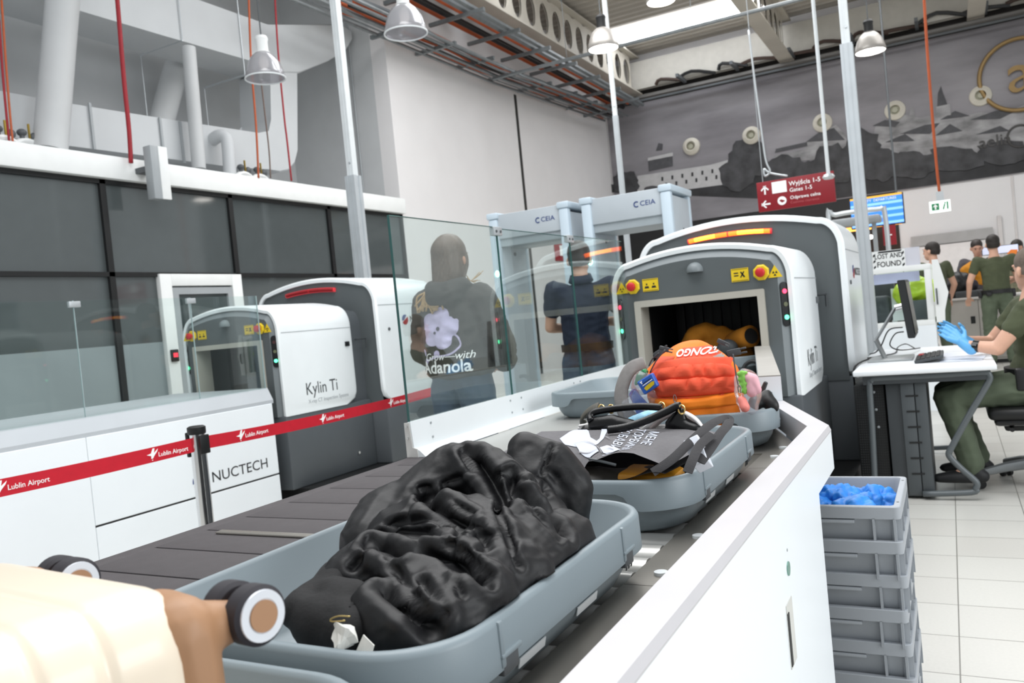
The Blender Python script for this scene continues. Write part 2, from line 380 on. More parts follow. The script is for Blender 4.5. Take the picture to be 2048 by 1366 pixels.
def mtree(cx, cy, rx, ry, seed, mat=None):
    rnd = random.Random(seed); pts = []
    for k in range(26): t = 2*PI*k/26; r = rnd.uniform(.82, 1.08); pts.append((cx+rx*r*math.cos(t), cy+ry*r*math.sin(t)))
    mpoly('tree', pts, mat or mTree, .018+.001*seed)
for a in [(1252, 366, 28, 26, 1), (1310, 384, 22, 14, 2), (1497, 318, 42, 42, 3), (1475, 352, 40, 30, 4), (1570, 340, 52, 30, 5), (1612, 352, 40, 30, 6), (1670, 330, 50, 42, 7), (1725, 300, 40, 44, 8), (1760, 330, 50, 34, 9), (1820, 330, 55, 28, 10), (1910, 318, 62, 26, 11), (2010, 305, 60, 26, 12)]: mtree(*a)
mpoly('palace', [(1548, 312), (1612, 298), (1612, 284), (1640, 264), (1672, 250), (1690, 268), (1700, 300), (1640, 318), (1550, 326)], mTown, .007)
mpoly('palace_roof', [(1550, 306), (1615, 292), (1614, 284), (1552, 298)], mRoof, .012); mpoly('palace_roof', [(1612, 284), (1642, 262), (1668, 256), (1690, 280)], mRoof, .012)
mpoly('old_town', [(1745, 280), (1752, 250), (1790, 240), (1800, 228), (1840, 236), (1880, 228), (1920, 236), (1960, 224), (2000, 230), (2060, 205), (2075, 290), (1960, 312), (1850, 325), (1760, 330)], mTown, .007)
for a in [[(1745, 252), (1770, 240), (1800, 244), (1790, 254)], [(1800, 268), (1850, 250), (1880, 246), (1860, 268)], [(1880, 240), (1910, 222), (1940, 232)], [(1870, 272), (1900, 248), (1925, 262)], [(1940, 240), (1990, 222), (2040, 218), (2000, 238)], [(1950, 270), (2000, 252), (2020, 262)], [(1770, 285), (1810, 268), (1830, 282)]]: mpoly('house_roof', a, mRoof, .012)
mpoly('clock_tower', [(1873, 232), (1875, 205), (1876, 186), (1882, 172), (1886, 186), (1893, 204), (1899, 228)], mRoof, .011); mpoly('clock_tower', [(1872, 235), (1872, 214), (1900, 208), (1902, 230)], mTown, .014)
mpoly('church_tower', [(1818, 245), (1820, 222), (1824, 212), (1828, 222), (1832, 244)], mTown, .011)
# air nozzles set in a row across the mural
mNoz = M('air nozzle', '#cfcabd', .5, var=.04)
for i, (x, y) in enumerate([(1383, 293), (1503, 271), (1645, 246), (1790, 221), (1961, 192)]):
    p = aY(x, y, YM); R = Matrix.Rotation(PI/2, 3, 'X')
    t = thing('air_nozzle', ['round cream air nozzle over the castle on the mural, leftmost of five', 'round cream air nozzle on the mural above the big tree beside the castle', 'round cream air nozzle on the mural behind the hanging sensor rod', 'round cream air nozzle on the mural just right of the wide cable pole', 'round cream air nozzle on the mural touching the gold ring'][i], 'air nozzle', (p.x, YM, p.z-.23), 'round air nozzles in the mural')
    obj('nozzle_ring', lathe(B(), [(.2, -.03), (.23, .0), (.22, .05), (.13, .12), (.11, .1), (.12, .02), (.12, -.03)], 28, (p.x, YM, p.z), R), mNoz, t)
    obj('nozzle_core', lathe(B(), [(.001, .07), (.06, .07), (.075, .04), (.11, .03), (.12, .0)], 20, (p.x, YM, p.z), R, caps=False), M('nozzle core', '#a8a795', .6), t)
# shop emblem on the mural: gold ring and letter, small name and ring below
mGold = M('gold emblem', '#8d7347', .5, .3, var=.06); mGoldD = M('dim emblem', '#3c3a38', .5)
c = aY(2040, 148, YM-.06); e = thing('shop_emblem', 'large gold ring emblem with a letter a on the mural', 'emblem', (c.x, YM-.06, c.z-.8))
bm = B(); tube(bm, [(c.x+.78*math.cos(a), c.y, c.z+.78*math.sin(a)) for a in [2*PI*k/48 for k in range(48)]], .045, 6, True); obj('ring', bm, mGold, e)
obj('lettering', textbm('a', 1.25, fr((c.x, c.y-.01, c.z), (1, 0, 0), (0, 0, 1)), ext=.02), mGold, e)
c = aY(1990, 282, YM-.04); e = thing('shop_name', 'dim small shop name with ring emblem low on the mural', 'sign', (c.x, YM-.04, c.z-.25))
obj('lettering', textbm('aelia', .36, fr((c.x, c.y, c.z), (1, 0, 0), (0, 0, 1)), ext=.01), mGoldD, e)
c2 = aY(2040, 272, YM-.04); obj('ring', tube(B(), [(c2.x+.24*math.cos(a), c2.y, c2.z+.24*math.sin(a)) for a in [2*PI*k/32 for k in range(32)]], .02, 6, True), mGoldD, e)
# ------------------------------------------------------------------ x-ray scanners
def arch(hw, zs, zt, n=9, e=2.6, z0=None):
    """half outline of the housing: straight side up to zs, then a rounded shoulder into a flat arch with its top at zt"""
    pts = []
    sh = .78
    for k in range(n+1):
        t = PI/2*k/n; pts.append((hw-(hw*(1-sh))*(1-math.cos(t)), zs+(zt-.055*hw/.52-zs)*math.sin(t)))
    x1, z1 = pts[-1]
    for k in range(1, 9): u = k/8; pts.append((x1*(1-u), z1+(zt-z1)*(1-(1-u)**2)))
    full = [(-x, z) for x, z in pts][:-1]+pts[::-1]
    return full if z0 is None else [(-hw, z0)]+full+[(hw, z0)]
def inset(o, d, z0):
    """offset an arch outline inwards by d"""
    n = len(o); out = []
    for i in range(n):
        a, b = V(o[max(i-1, 0)]), V(o[min(i+1, n-1)]); t = (b-a).normalized(); nn = V((t.y, -t.x)); out.append((o[i][0]+nn.x*d, o[i][1]+nn.y*d))
    out[0] = (o[0][0]+d, z0); out[-1] = (o[-1][0]-d, z0); return out
def shell(bm, outl, y0, y1, th, zlow, Rfar=0., Rnear=0.):
    """white cover wrapped over the housing; its lower corners can be rounded"""
    def near(z): return y0+(Rnear-math.sqrt(max(0, Rnear**2-(max(0, zlow+Rnear-z))**2)) if Rnear else 0)
    def far(z): return y1-(Rfar-math.sqrt(max(0, Rfar**2-(max(0, zlow+Rfar-z))**2)) if Rfar else 0)
    o = []
    for sx in (0,):
        low = [(outl[0][0], zlow+(outl[1][1]-zlow)*k/14*.9) for k in range(14)]
        o = low+outl[1:-1]+[(-x, z) for x, z in low[::-1]]
    inn = inset(o, th, zlow); inn = [(x, max(z, zlow)) for x, z in inn]
    rows = []
    for (x, z), (xi, zi) in zip(o, inn):
        a, b = near(z), far(z); m = .012
        xm, zm = x+(xi-x)*.35, z+(zi-z)*.35
        top = .0 if z < zlow+.4 else .0
        rows.append([(xi, a+.03, zi), (xi, a, zi), (xm, a-.004, zm), (x, a+m, z), (x, b-.05, z), (x+(xi-x)*.4, b-.012, z+(zi-z)*.4), (xi, b, zi)])
    loft(bm, rows, caps=(True, True), closed=True); return bm
def stadium(w, h, n=8):
    r = w/2; return [(r*math.cos(PI*k/n), h/2-r+r*math.sin(PI*k/n)) for k in range(n+1)]+[(r*math.cos(PI+PI*k/n), -h/2+r+r*math.sin(PI+PI*k/n)) for k in range(n+1)]
mLampOn = M('lamp orange', '#ff5a1e', .4, emit=3.2, ecol='#ff6a20'); mLampHot = M('lamp amber', '#ffb030', .4, emit=5, ecol='#ff9a2a'); mLampOff = M('lamp red off', '#8f1a20', .35, emit=.1)
mLedR = M('led red', '#ff3050', .4, emit=4); mLedG = M('led green', '#30ffa0', .4, emit=5, ecol='#50ffb0'); mLedO = M('led off', '#5b5f45', .5)
mFrame = M('tunnel frame', '#b0aca2', .5, var=.05); mBtn = M('button red', '#c31f26', .4)
mFasc = M('fascia grey', '#565c5e', .5, var=.03, bump=.05, bs=500); mFascL = M('fascia chamfer', '#777e81', .45, var=.03)
mBase = M('housing grey', '#54595d', .5, var=.05, scale=3, bump=.05, bs=300); mCurt = M('lead curtain', '#17181a', .6, var=.2)
mBlue = M('logo blue', '#27407e', .5)
def logo(bmR, bmB, mat, r):
    return (plate(bmR, [(r*math.cos(t), r*math.sin(t)) for t in [math.radians(-150+180*k/10) for k in range(11)]], mat),
            plate(bmB, [(r*math.cos(t), r*math.sin(t)) for t in [math.radians(60+130*k/10) for k in range(11)]]+[(-r*.4, -r*.1)], mat))
def scanner(label, X, Yf, lit):
    t = thing('baggage_scanner', label, 'x-ray scanner', (0, 0, 0))
    hw, y1 = .52, .86; ol = arch(hw, 1.29, 1.53)
    # hood
    obj('hood_cover', shell(B(), ol, 0, y1, .035, .655, Rfar=.12), mWhite, t)
    in1 = inset([(-hw, .655)]+ol+[(hw, .655)], .036, .655); in2 = inset([(-hw, .655)]+ol+[(hw, .655)], .08, .655)
    bm = B(); a = [(x, .018, z) for x, z in in1]; b = [(x, -.02, z) for x, z in in2]
    loft(bm, [a, b], caps=(False, False), closed=False); obj('hood_chamfer', bm, mFascL, t, smooth=80)
    # fascia with the tunnel mouth cut out
    bm = B(); ox, z0, z1 = .365, .74, 1.243; out = [(x, -.02, z) for x, z in in2]; n = len(out)
    fl = []
    for x, y, z in out:                                # matching points on the mouth's edge
        if z <= z0: q = (-ox if x < 0 else ox, -.02, z)
        elif z < z1: q = (-ox if x < 0 else ox, -.02, z)
        else: q = (max(-ox, min(ox, x)), -.02, z1)
        fl.append(q)
    fl[1:1] = [(-ox, -.02, .9)]; out[1:1] = [(out[0][0], -.02, .9)]; fl.insert(2, (-ox, -.02, z1)); out.insert(2, (out[0][0], -.02, 1.22))
    fl.insert(-1, (ox, -.02, z1)); out.insert(-1, (out[-1][0], -.02, 1.22)); fl.insert(-1, (ox, -.02, .9)); out.insert(-1, (out[-1][0], -.02, .9))
    loft(bm, [out, fl], caps=(False, False), closed=False); fo = obj('fascia', bm, mFasc, t, smooth=30)
    # light grey frame and the dark tunnel
    bm = B(); o = [(x, z) for x, z in [(-.367, .70), (-.367, 1.238), (-.361, 1.245), (.361, 1.245), (.367, 1.238), (.367, .70)]]; i_ = [(-.33, .70), (-.33, 1.208), (-.33, 1.208), (.33, 1.208), (.33, 1.208), (.33, .70)]
    loft(bm, [[(x, -.015, z) for x, z in o], [(x, -.045, z) for x, z in o], [(x, -.045, z) for x, z in i_], [(x, .10, z) for x, z in i_]], caps=(False, False), closed=False); obj('tunnel_frame', bm, mFrame, t, smooth=20)
    bm = B(); loft(bm, [[(-.33, y, .70), (-.33, y, 1.208), (.33, y, 1.208), (.33, y, .70)] for y in (.1, 1.9)], caps=(False, True), closed=True); tn = obj('tunnel', bm, mBlack, t, smooth=0)
    for k in range(11):
        x0 = -.325+k*.059; o = obj('curtain_strip', box(B(), x0, x0+.055, .62+.012*(k % 2), .626+.012*(k % 2), .86 if lit else .80, 1.2, .001), mCurt, tn)
    # neck, base and the big housing behind
    bm = B(); box(bm, -hw+.005, -.331, -.012, 1.02, .1, .66, .012); box(bm, .331, hw-.005, -.012, 1.02, .1, .66, .012); box(bm, -.335, .335, .05, 1.02, .1, .70); obj('hood_base', bm, mBase, t)
    bm = B(); nk = inset([(-hw, .66)]+ol+[(hw, .66)], .05, .66); loft(bm, [[(x, .8, z) for x, z in nk]+[], [(x, 1.05, z) for x, z in nk]], caps=(False, False), closed=False); obj('hood_neck', bm, mBase, t)
    HW = .685; OL = arch(HW, 1.46, 1.745); yb, ye = 1.0, 1.95
    obj('main_cover', shell(B(), OL, yb, ye, .04, .62, Rnear=.13, Rfar=.13), mWhite, t)
    nk = inset([(-HW, .62)]+OL+[(HW, .62)], .041, .62); bm = B(); bm.faces.new([bm.verts.new((x, yb+.02, z)) for x, z in nk]); obj('main_fascia', bm, mFasc, t, smooth=0); bm = B(); bm.faces.new([bm.verts.new((x, ye-.03, z)) for x, z in nk]); obj('rear_fascia', bm, mFasc, t, smooth=0)
    bm = B(); box(bm, -HW+.012, HW-.012, yb+.025, ye-.03, .1, .645, .015); obj('main_base', bm, mBase, t)
    bm = B(); box(bm, -HW+.012, HW-.012, .06, ye-.1, 0, .1); obj('plinth', bm, mBlack, t)
    # status lamp bar, two segments on a shallow arc
    bars = obj('lamp_housing', tube(B(), [(x, yb+.012, 1.642-.016*((x+.03)/.27)**2) for x in [-.31+.56*k/16 for k in range(17)]], .021, 10, flat=(.9, 1)), M('lamp rim', '#b8323a', .4, emit=.9 if lit else .05), t)
    for x0, x1 in ((-.30, -.04), (-.03, .24)):
        obj('lamp_segment', tube(B(), [(x, yb+.0, 1.642-.016*((x+.03)/.27)**2) for x in [x0+(x1-x0)*k/10 for k in range(11)]], .0165, 10, flat=(.9, 1)), mLampOn if lit else mLampOff, bars)
    if lit:
        obj('lamp_glow', tube(B(), [(x, yb-.006, 1.642-.016*((x+.03)/.27)**2) for x in [-.26+.14*k/6 for k in range(7)]], .0135, 8), mLampHot, bars)
        obj('lamp_glow', tube(B(), [(x, yb-.006, 1.642-.016*((x+.03)/.27)**2) for x in [.03+.17*k/6 for k in range(7)]], .0135, 8), mLampHot, bars)
    # emergency stops, warning labels
    for x, s in ((-.37, -1), (.36, 1)):
        e = obj('emergency_stop', lathe(B(), [(.001, 0), (.042, 0), (.045, -.012), (.036, -.018), (.001, -.018)], 8, (x, -.02, 1.332), Matrix.Rotation(-PI/2, 3, 'X') @ Matrix.Rotation(PI/8, 3, 'Z')), mYellow, t, smooth=25)
        for v in e.data.vertices: v.co.y = -.02-(v.co.y+.02) if v.co.y > -.02 else v.co.y
        obj('button', lathe(B(), [(.001, .0), (.017, .0), (.017, .018), (.026, .022), (.025, .036), (.018, .042), (.001, .043)], 18, (x, -.034, 1.332), Matrix.Rotation(PI/2, 3, 'X')), mBtn, e)
        m = fr((x+(-s)*(-.105 if s < 0 else .105)*(1 if s > 0 else -1)*1, -.0225, 1.332), (1, 0, 0), (0, 0, 1))
        xx = x-.115 if s > 0 else x+.105; m = fr((xx, -.0225, 1.332), (1, 0, 0), (0, 0, 1))
        l = obj('warning_label', plate(B(), [(-.047, -.036), (.047, -.036), (.047, .036), (-.047, .036)], m), mYellow, t)
        bm = B(); plate(bm, [(-.043, .03), (.043, .03), (.043, .032), (-.043, .032)], m, .003); plate(bm, [(-.043, -.032), (.043, -.032), (.043, -.03), (-.043, -.03)], m, .003)
        if s > 0:
            for a in ((-.02, .008), (-.02, -.006)): plate(bm, [(a[0]-.012, a[1]), (a[0]+.012, a[1]), (a[0]+.012, a[1]+.006), (a[0]-.012, a[1]+.006)], m, .003)
            plate(bm, [(.0, -.014), (.006, -.016), (.026, .016), (.02, .018)], m, .003); plate(bm, [(.02, -.016), (.028, -.012), (.008, .018), (.002, .014)], m, .003)
        else:
            for a in (-.022, .02): plate(bm, [(a-.014, -.018), (a+.014, -.018), (a+.01, -.006), (a-.01, -.006)], m, .003); plate(bm, [(a-.004, .0), (a+.004, .0), (a+.004, .01), (a-.004, .01)], m, .003)
        obj('pictogram', bm, mBtxt, l)
        xx = x+.07*s; m = fr((xx, -.0225, 1.328), (1, 0, 0), (0, 0, 1)); l = obj('radiation_label', plate(B(), [(-.038, -.03), (.038, -.03), (0, .036)], m), mYellow, t)
        bm = B()
        for k in range(3):
            a0 = PI/2+2*PI*k/3+PI/3; plate(bm, [(.004*math.cos(a0-.5), -.008+.004*math.sin(a0-.5)), (.015*math.cos(a0-.5), -.008+.015*math.sin(a0-.5)), (.015*math.cos(a0+.5), -.008+.015*math.sin(a0+.5)), (.004*math.cos(a0+.5), -.008+.004*math.sin(a0+.5))], m, .003)
        obj('trefoil', bm, mBtxt, l)
    # camera dome
    bm = lathe(B(), [(.001, .048), (.02, .044), (.036, .032), (.045, .012), (.046, 0)], 24, (.0, -.02, 1.385), Matrix.Rotation(PI/2, 3, 'X') @ Matrix.Diagonal((1, 1, 1)).to_3x3()); 
    bmesh.ops.bisect_plane(bm, geom=bm.verts[:]+bm.edges[:]+bm.faces[:], plane_co=(0, 0, 1.375), plane_no=(0, 0, -1), clear_outer=True); obj('camera_dome', bm, mFascL, t)
    # traffic lights on the chamfers
    for s in (1, -1):
        nx = V((s*.59, -.81, 0)).normalized() if False else V((s*.69, -.72, 0)); m = fr(V((s*.462, -.001, 1.15))+nx*.002, V((.72, s*.69, 0)), (0, 0, 1))
        l = obj('traffic_light', plate(B(), stadium(.046, .24), m, .006), mBlackG, t, smooth=0)
        on = (mLedR if (lit or s < 0 and lit) else M('led dim red', '#3a1518', .5), mLedO, mLedG)
        for zz, mm in zip((.07, .0, -.07), on): obj('lamp', plate(B(), circ(.0125, 18, (0, zz)), m, .009), mm, l, smooth=0)
    # side details: handle, product name
    hd = obj('side_latch', box(B(), hw-.002, hw+.012, .74, .79, 1.13, 1.17, .004), mBlackG if not lit else mGreyD, t)
    obj('neck_handle', tube(B(), [(hw-.02, .9, 1.18), (hw+.03, .9, 1.18), (hw+.03, .98, 1.18), (hw+.03, .98, 1.1)], .008, 6), mCharc, t)
    bm = B()
    for y0, y1_ in ((0.02, y1-.03),): box(bm, hw-.001, hw+.0008, y0, y1_, 1.283, 1.288)
    box(bm, HW-.001, HW+.0008, yb+.02, ye-.05, 1.448, 1.453); obj('cover_seam', bm, mGreyL, t)
    m = fr((hw+.001, .22, .83), (0, 1, 0), (0, 0, 1)); obj('product_name', textbm('Kylin Ti', .135, m, 'LEFT', sx=.9), mCharc, t)
    m = fr((hw+.001, .24, .735), (0, 1, 0), (0, 0, 1)); obj('product_line', textbm('X-ray CT Inspection System', .042, m, 'LEFT'), mGreyL, t)
    m = fr((HW+.001, yb+.46, 1.31), (0, 1, 0), (0, 0, 1)); obj('maker_name', textbm('NUCTECH', .075, m, 'LEFT', sx=1.1), mBtxt, t)
    m = fr((HW+.001, yb+.39, 1.31), (0, 1, 0), (0, 0, 1)); a, b = logo(B(), B(), m, .045); obj('maker_mark', a, mRed, t); obj('maker_mark', b, mBlue, t)
    bm = B(); cyl(bm, (HW-.01, yb+.14, 1.24), (HW+.008, yb+.14, 1.24), .014, n=14); obj('lock', bm, mGreyD, t)
    bm = B(); cyl(bm, (hw-.01, .78, .24), (hw+.006, .78, .24), .012, n=12); obj('screw_head', bm, mChrome, t); bm = B(); cyl(bm, (HW-.02, .98, .05), (HW+.003, .98, .05), .01, n=12); obj('screw_head', bm, mChrome, t)
    t.location = (X, Yf, 0); return t
sc1 = scanner('grey and white baggage scanner with glowing orange lamp behind the orange backpack', -1.247, 4.6, True)
sc2 = scanner('grey and white baggage scanner with unlit dark red lamp behind the red barrier tape', -4.945, 4.62, False)

# ------------------------------------------------------------------ the roller conveyor and its counter
rc = thing('roller_conveyor', 'roller conveyor with white side panel and steel rollers carrying grey trays', 'conveyor', (-.7, 1.5, 0))
PX, RZ = -.30, .77
pp = [(-.6, 0), (1.97, 0), (1.98, .737), (2.268, .737), (2.268, .838), (-.6, .838)]
# white side panel with an opening for a socket box
bm = B(); loft(bm, [[(PX, y, z) for y, z in pp], [(PX-.03, y, z) for y, z in pp]]); obj('side_panel', bm, mPanel, rc, smooth=0)
box_c = aX(1582, 1268, PX); bm = B(); yy, zz = box_c.y, box_c.z
bm = B(); box(bm, PX-.0, PX+.0015, yy-.026, yy+.03, zz-.055, zz+.06); so = obj('socket_recess', bm, M('recess white', '#cfcfca', .5), rc, smooth=0)
obj('socket_slot', box(B(), PX+.0015, PX+.003, yy-.026, yy-.012, zz-.05, zz+.045), mBlack, so, smooth=0)
h = aX(1576, 1137, PX); obj('panel_lock', cyl(B(), (PX-.01, h.y, h.z), (PX+.002, h.y, h.z), .013, n=20), M('lock green', '#7fa79b', .4, .6), rc)
h = aX(1574, 1100, PX); obj('panel_screw', cyl(B(), (PX-.01, h.y, h.z), (PX+.001, h.y, h.z), .003, n=10), mGreyL, rc)
# edge rail: flat cap with a chamfer, then the slanting piece that guides trays off the belt
cap = [(-.36, .78), (-.358, .85), (-.305, .85), (-.2995, .838), (-.305, .80), (-.33, .78)]
bm = B(); loft(bm, [[(x, y, z) for x, z in cap] for y in (-.6, 2.27)]); loft(bm, [[(x, 2.27, z) for x, z in cap], [(x-.0, 2.40+(x+.36)*-.5, z) for x, z in cap]]) if False else None
obj('edge_rail', bm, M('rail grey white', '#c6c4c7', .35, var=.02), rc, smooth=20)
bm = B(); g = [(-.304, 2.27), (-.515, 2.83), (-.565, 2.83), (-.36, 2.27)]; loft(bm, [[(x, y, .78) for x, y in g], [(x, y, .85) for x, y in g]]); obj('guide_rail', bm, M('rail grey white', '#c6c4c7'), rc, smooth=0)
bm = B(); g = [(-.517, 2.832), (-.88, 4.58), (-.96, 4.58), (-.59, 2.832)]; loft(bm, [[(x, y, .72) for x, y in g], [(x, y, .932) for x, y in g]]); gb = obj('guide_block', bm, mPanel, rc, smooth=20)
bm = B(); loft(bm, [[(x, y, .932) for x, y in g], [(x, y, .936) for x, y in g]]); obj('block_cap', bm, M('cap taupe', '#a3a09a', .5), gb, smooth=0)
# steel strip with white plastic buttons
bm = B(); box(bm, -.486, -.358, -.6, 1.2, .745, .772); box(bm, -.486, -.358, 1.202, 2.1, .745, .772)
g = [(-.486, 2.102), (-.358, 2.102), (-.358, 2.27), (-.565, 2.83), (-.66, 2.83), (-.66, 2.3), (-.486, 2.3)]; loft(bm, [[(x, y, .745) for x, y in g], [(x, y, .772) for x, y in g]]); obj('steel_strip', bm, mSteel, rc, smooth=0)
for x, y in [(1322, 1149), (1397, 1075), (1566, 897), (1549, 915)]:
    p = aZ(x, y, .772); obj('button', cyl(B(), (min(p.x, -.372), p.y, .77), (min(p.x, -.372), p.y, .777), .011, n=18), mWhite, rc)
y = .02; k = 0
while y < 2.02:
    bm = B(); cyl(bm, (-1.0, y, .744), (-.492, y, .744), .0265, n=24); cyl(bm, (-1.02, y, .744), (-.47, y, .744), .008, n=8); obj('roller', bm, mRoller, rc); y += .0775
bm = B(); box(bm, -1.03, -.486, -.6, 2.06, .55, .60); box(bm, -1.045, -1.008, -.6, 2.06, .62, .772); obj('roller_bed', bm, mCharc, rc)
obj('belt_plate', box(B(), -1.04, -.487, 2.06, 2.3, .70, .768), M('end plate', '#77746d', .4, .5, var=.05), rc, smooth=0)
bm = B(); g = [(-1.6, 2.3), (-.66, 2.3), (-.66, 2.83), (-.9, 4.2), (-.9, 4.62), (-1.6, 4.62)]; loft(bm, [[(x, y, .70) for x, y in g], [(x, y, .769) for x, y in g]]); obj('belt', bm, M('belt grey', '#a9a8a5', .38, .35, var=.05, scale=2), rc, smooth=0)
bm = B(); box(bm, -1.55, -.33, -.5, .0, 0, .6) if False else None; box(bm, -1.6, -.95, 2.32, 4.55, .1, .69); box(bm, -1.0, -.34, -.55, 1.9, .02, .59); obj('conveyor_frame', bm, mGreyD, rc, smooth=0)
# the dark tray-preparation table on the passenger side
ft = thing('preparation_table', 'long table of dark rubber boards with thin gaps left of the tray line', 'table', (-1.35, .8, 0))
gy = [-.55, -.2, .1, .26, .42, .585, .75, .915, 1.075, 1.237, 1.385, 1.51, 1.665, 1.834, 1.998, 2.167, 2.302]; bm = B()
mRub = M('rubber board', '#4a4648', .75, var=.06, scale=30, bump=.25, bs=450)
for k, (a, b) in enumerate(zip(gy, gy[1:])):
    obj('board', box(B(), -1.672, -1.05, a+(.0025 if k else 0), b-.0025, .74, .771, .003), mRub, ft)
obj('edge_board', box(B(), -1.674, -1.622, -.55, 2.302, .742, .7715, .003), mRub, ft)
obj('metal_strip', box(B(), -1.56, -1.05, 1.352, 1.375, .771, .777, .003), mSteel, ft, 'short steel strip across the boards')
bm = B(); box(bm, -1.64, -1.06, -.55, 2.29, .62, .738); obj('table_frame', bm, mBlack, ft, smooth=0)
for x, y in ((-1.6, -.5), (-1.12, -.5), (-1.6, 2.2), (-1.12, 2.2)): obj('leg', box(B(), x-.025, x+.025, y-.025, y+.025, 0, .56), mGreyD, ft)
# white guard rail with the clear screens
gr = thing('glass_screen', 'clear glass screen on a white riveted rail along the belt', 'glass screen', (-1.64, 3.4, .77))
bm = B(); pr = [(-1.672, .772), (-1.672, .888), (-1.66, .893), (-1.652, .893), (-1.646, .80), (-1.625, .795), (-1.60, .772)]
loft(bm, [[(x, y, z) for x, z in pr] for y in (2.30, 4.58)]); obj('rail', bm, mWhite, gr, smooth=20)
bm = B(); loft(bm, [[(x, y, z) for x, z in [(-1.676, .772), (-1.676, .89), (-1.656, .89), (-1.650, .805), (-1.632, .80), (-1.63, .772)]] for y in (2.296, 2.302)]); obj('end_cap', bm, M('cap grey', '#c9c8c5', .5), gr, smooth=0)
for y in (2.42, 2.44, 2.95, 2.97, 3.05, 3.55, 3.57, 3.75, 3.9): 
    pass
for y in (2.42, 3.02, 3.12, 3.68, 3.76):
    for z in (.872, .822):
        x = -1.651+(.893-z)*.06; obj('rivet', cyl(B(), (x-.004, y, z), (x+.002, y, z), .0045, n=10), mGreyL, gr)
for z in (.878, .838): obj('rivet', cyl(B(), (-1.664, 2.29, z), (-1.664, 2.3, z), .004, n=10), mChrome, gr)
for a, b, z1 in ((2.305, 3.055, 1.6), (3.062, 3.81, 1.595), (3.817, 4.56, 1.6)):
    p = obj('pane', box(B(), -1.664, -1.656, a, b, .885, z1), GLASS, gr, smooth=0); bm = B()
    box(bm, -1.6645, -1.6555, a-.002, a, .89, z1); box(bm, -1.6645, -1.6555, a, b, z1, z1+.002); obj('pane_edge', bm, GLASSE, p, smooth=0)
for y in (3.058, 3.813): 
    c = obj('clamp', box(B(), -1.672, -1.648, y-.035, y+.035, 1.565, 1.602, .003), mAlu, gr)
    for dy in (-.018, .018): obj('screw', cyl(B(), (-1.649, y+dy, 1.582), (-1.645, y+dy, 1.582), .006, n=10), mGreyD, c)
# ------------------------------------------------------------------ the other lane: white cabinet line and its glass
lb = thing('conveyor_cabinet', 'white conveyor cabinet with grey top band in front of the left scanner', 'conveyor', (-4.9, 2, 0))
BX = -4.43; bm = B(); box(bm, -5.45, BX, -1, 3.0, 0, .775, .003); box(bm, -5.45, BX, 3.003, 4.48, .262, .775, .003); box(bm, -5.45, BX, 3.003, 4.48, 0, .25, .003); obj('cabinet_panel', bm, mPanel, lb, smooth=0)
obj('groove', box(B(), -5.4, BX-.004, 3.003, 4.47, .25, .262), mBlack, lb, smooth=0)
bm = B(); loft(bm, [[(x, y, z) for x, z in [(-5.45, .775), (-5.45, .89), (BX-.05, .89), (BX-.005, .80), (BX-.005, .775)]] for y in (-1, 4.5)]); obj('top_band', bm, M('cabinet band', '#b9bec3', .45, var=.02), lb, smooth=0)
m = fr((BX+.001, 3.86, .355), (0, 1, 0), (0, 0, 1)); obj('maker_name', textbm('NUCTECH', .10, m, 'LEFT', sx=1.1), mBtxt, lb)
m = fr((BX+.001, 3.76, .355), (0, 1, 0), (0, 0, 1)); a, b = logo(B(), B(), m, .055); obj('maker_mark', a, mRed, lb); obj('maker_mark', b, mBlue, lb)
lg = thing('lane_screen', 'clear glass screen standing on the white conveyor cabinet', 'glass screen', (BX-.05, 2.6, .89))
for a, b in ((1.5, 3.045), (3.055, 3.88), (3.89, 4.48)):
    p = obj('pane', box(B(), BX-.054, BX-.046, a, b, .885, 1.57), GLASS, lg, smooth=0); obj('pane_edge', box(B(), BX-.0545, BX-.0455, b, b+.003, .89, 1.57), M('edge pale', '#aebfc2', .2), p, smooth=0)
for y in (3.05, 3.885): obj('clamp', box(B(), BX-.06, BX-.035, y-.035, y+.035, 1.53, 1.565, .003), mAlu, lg)

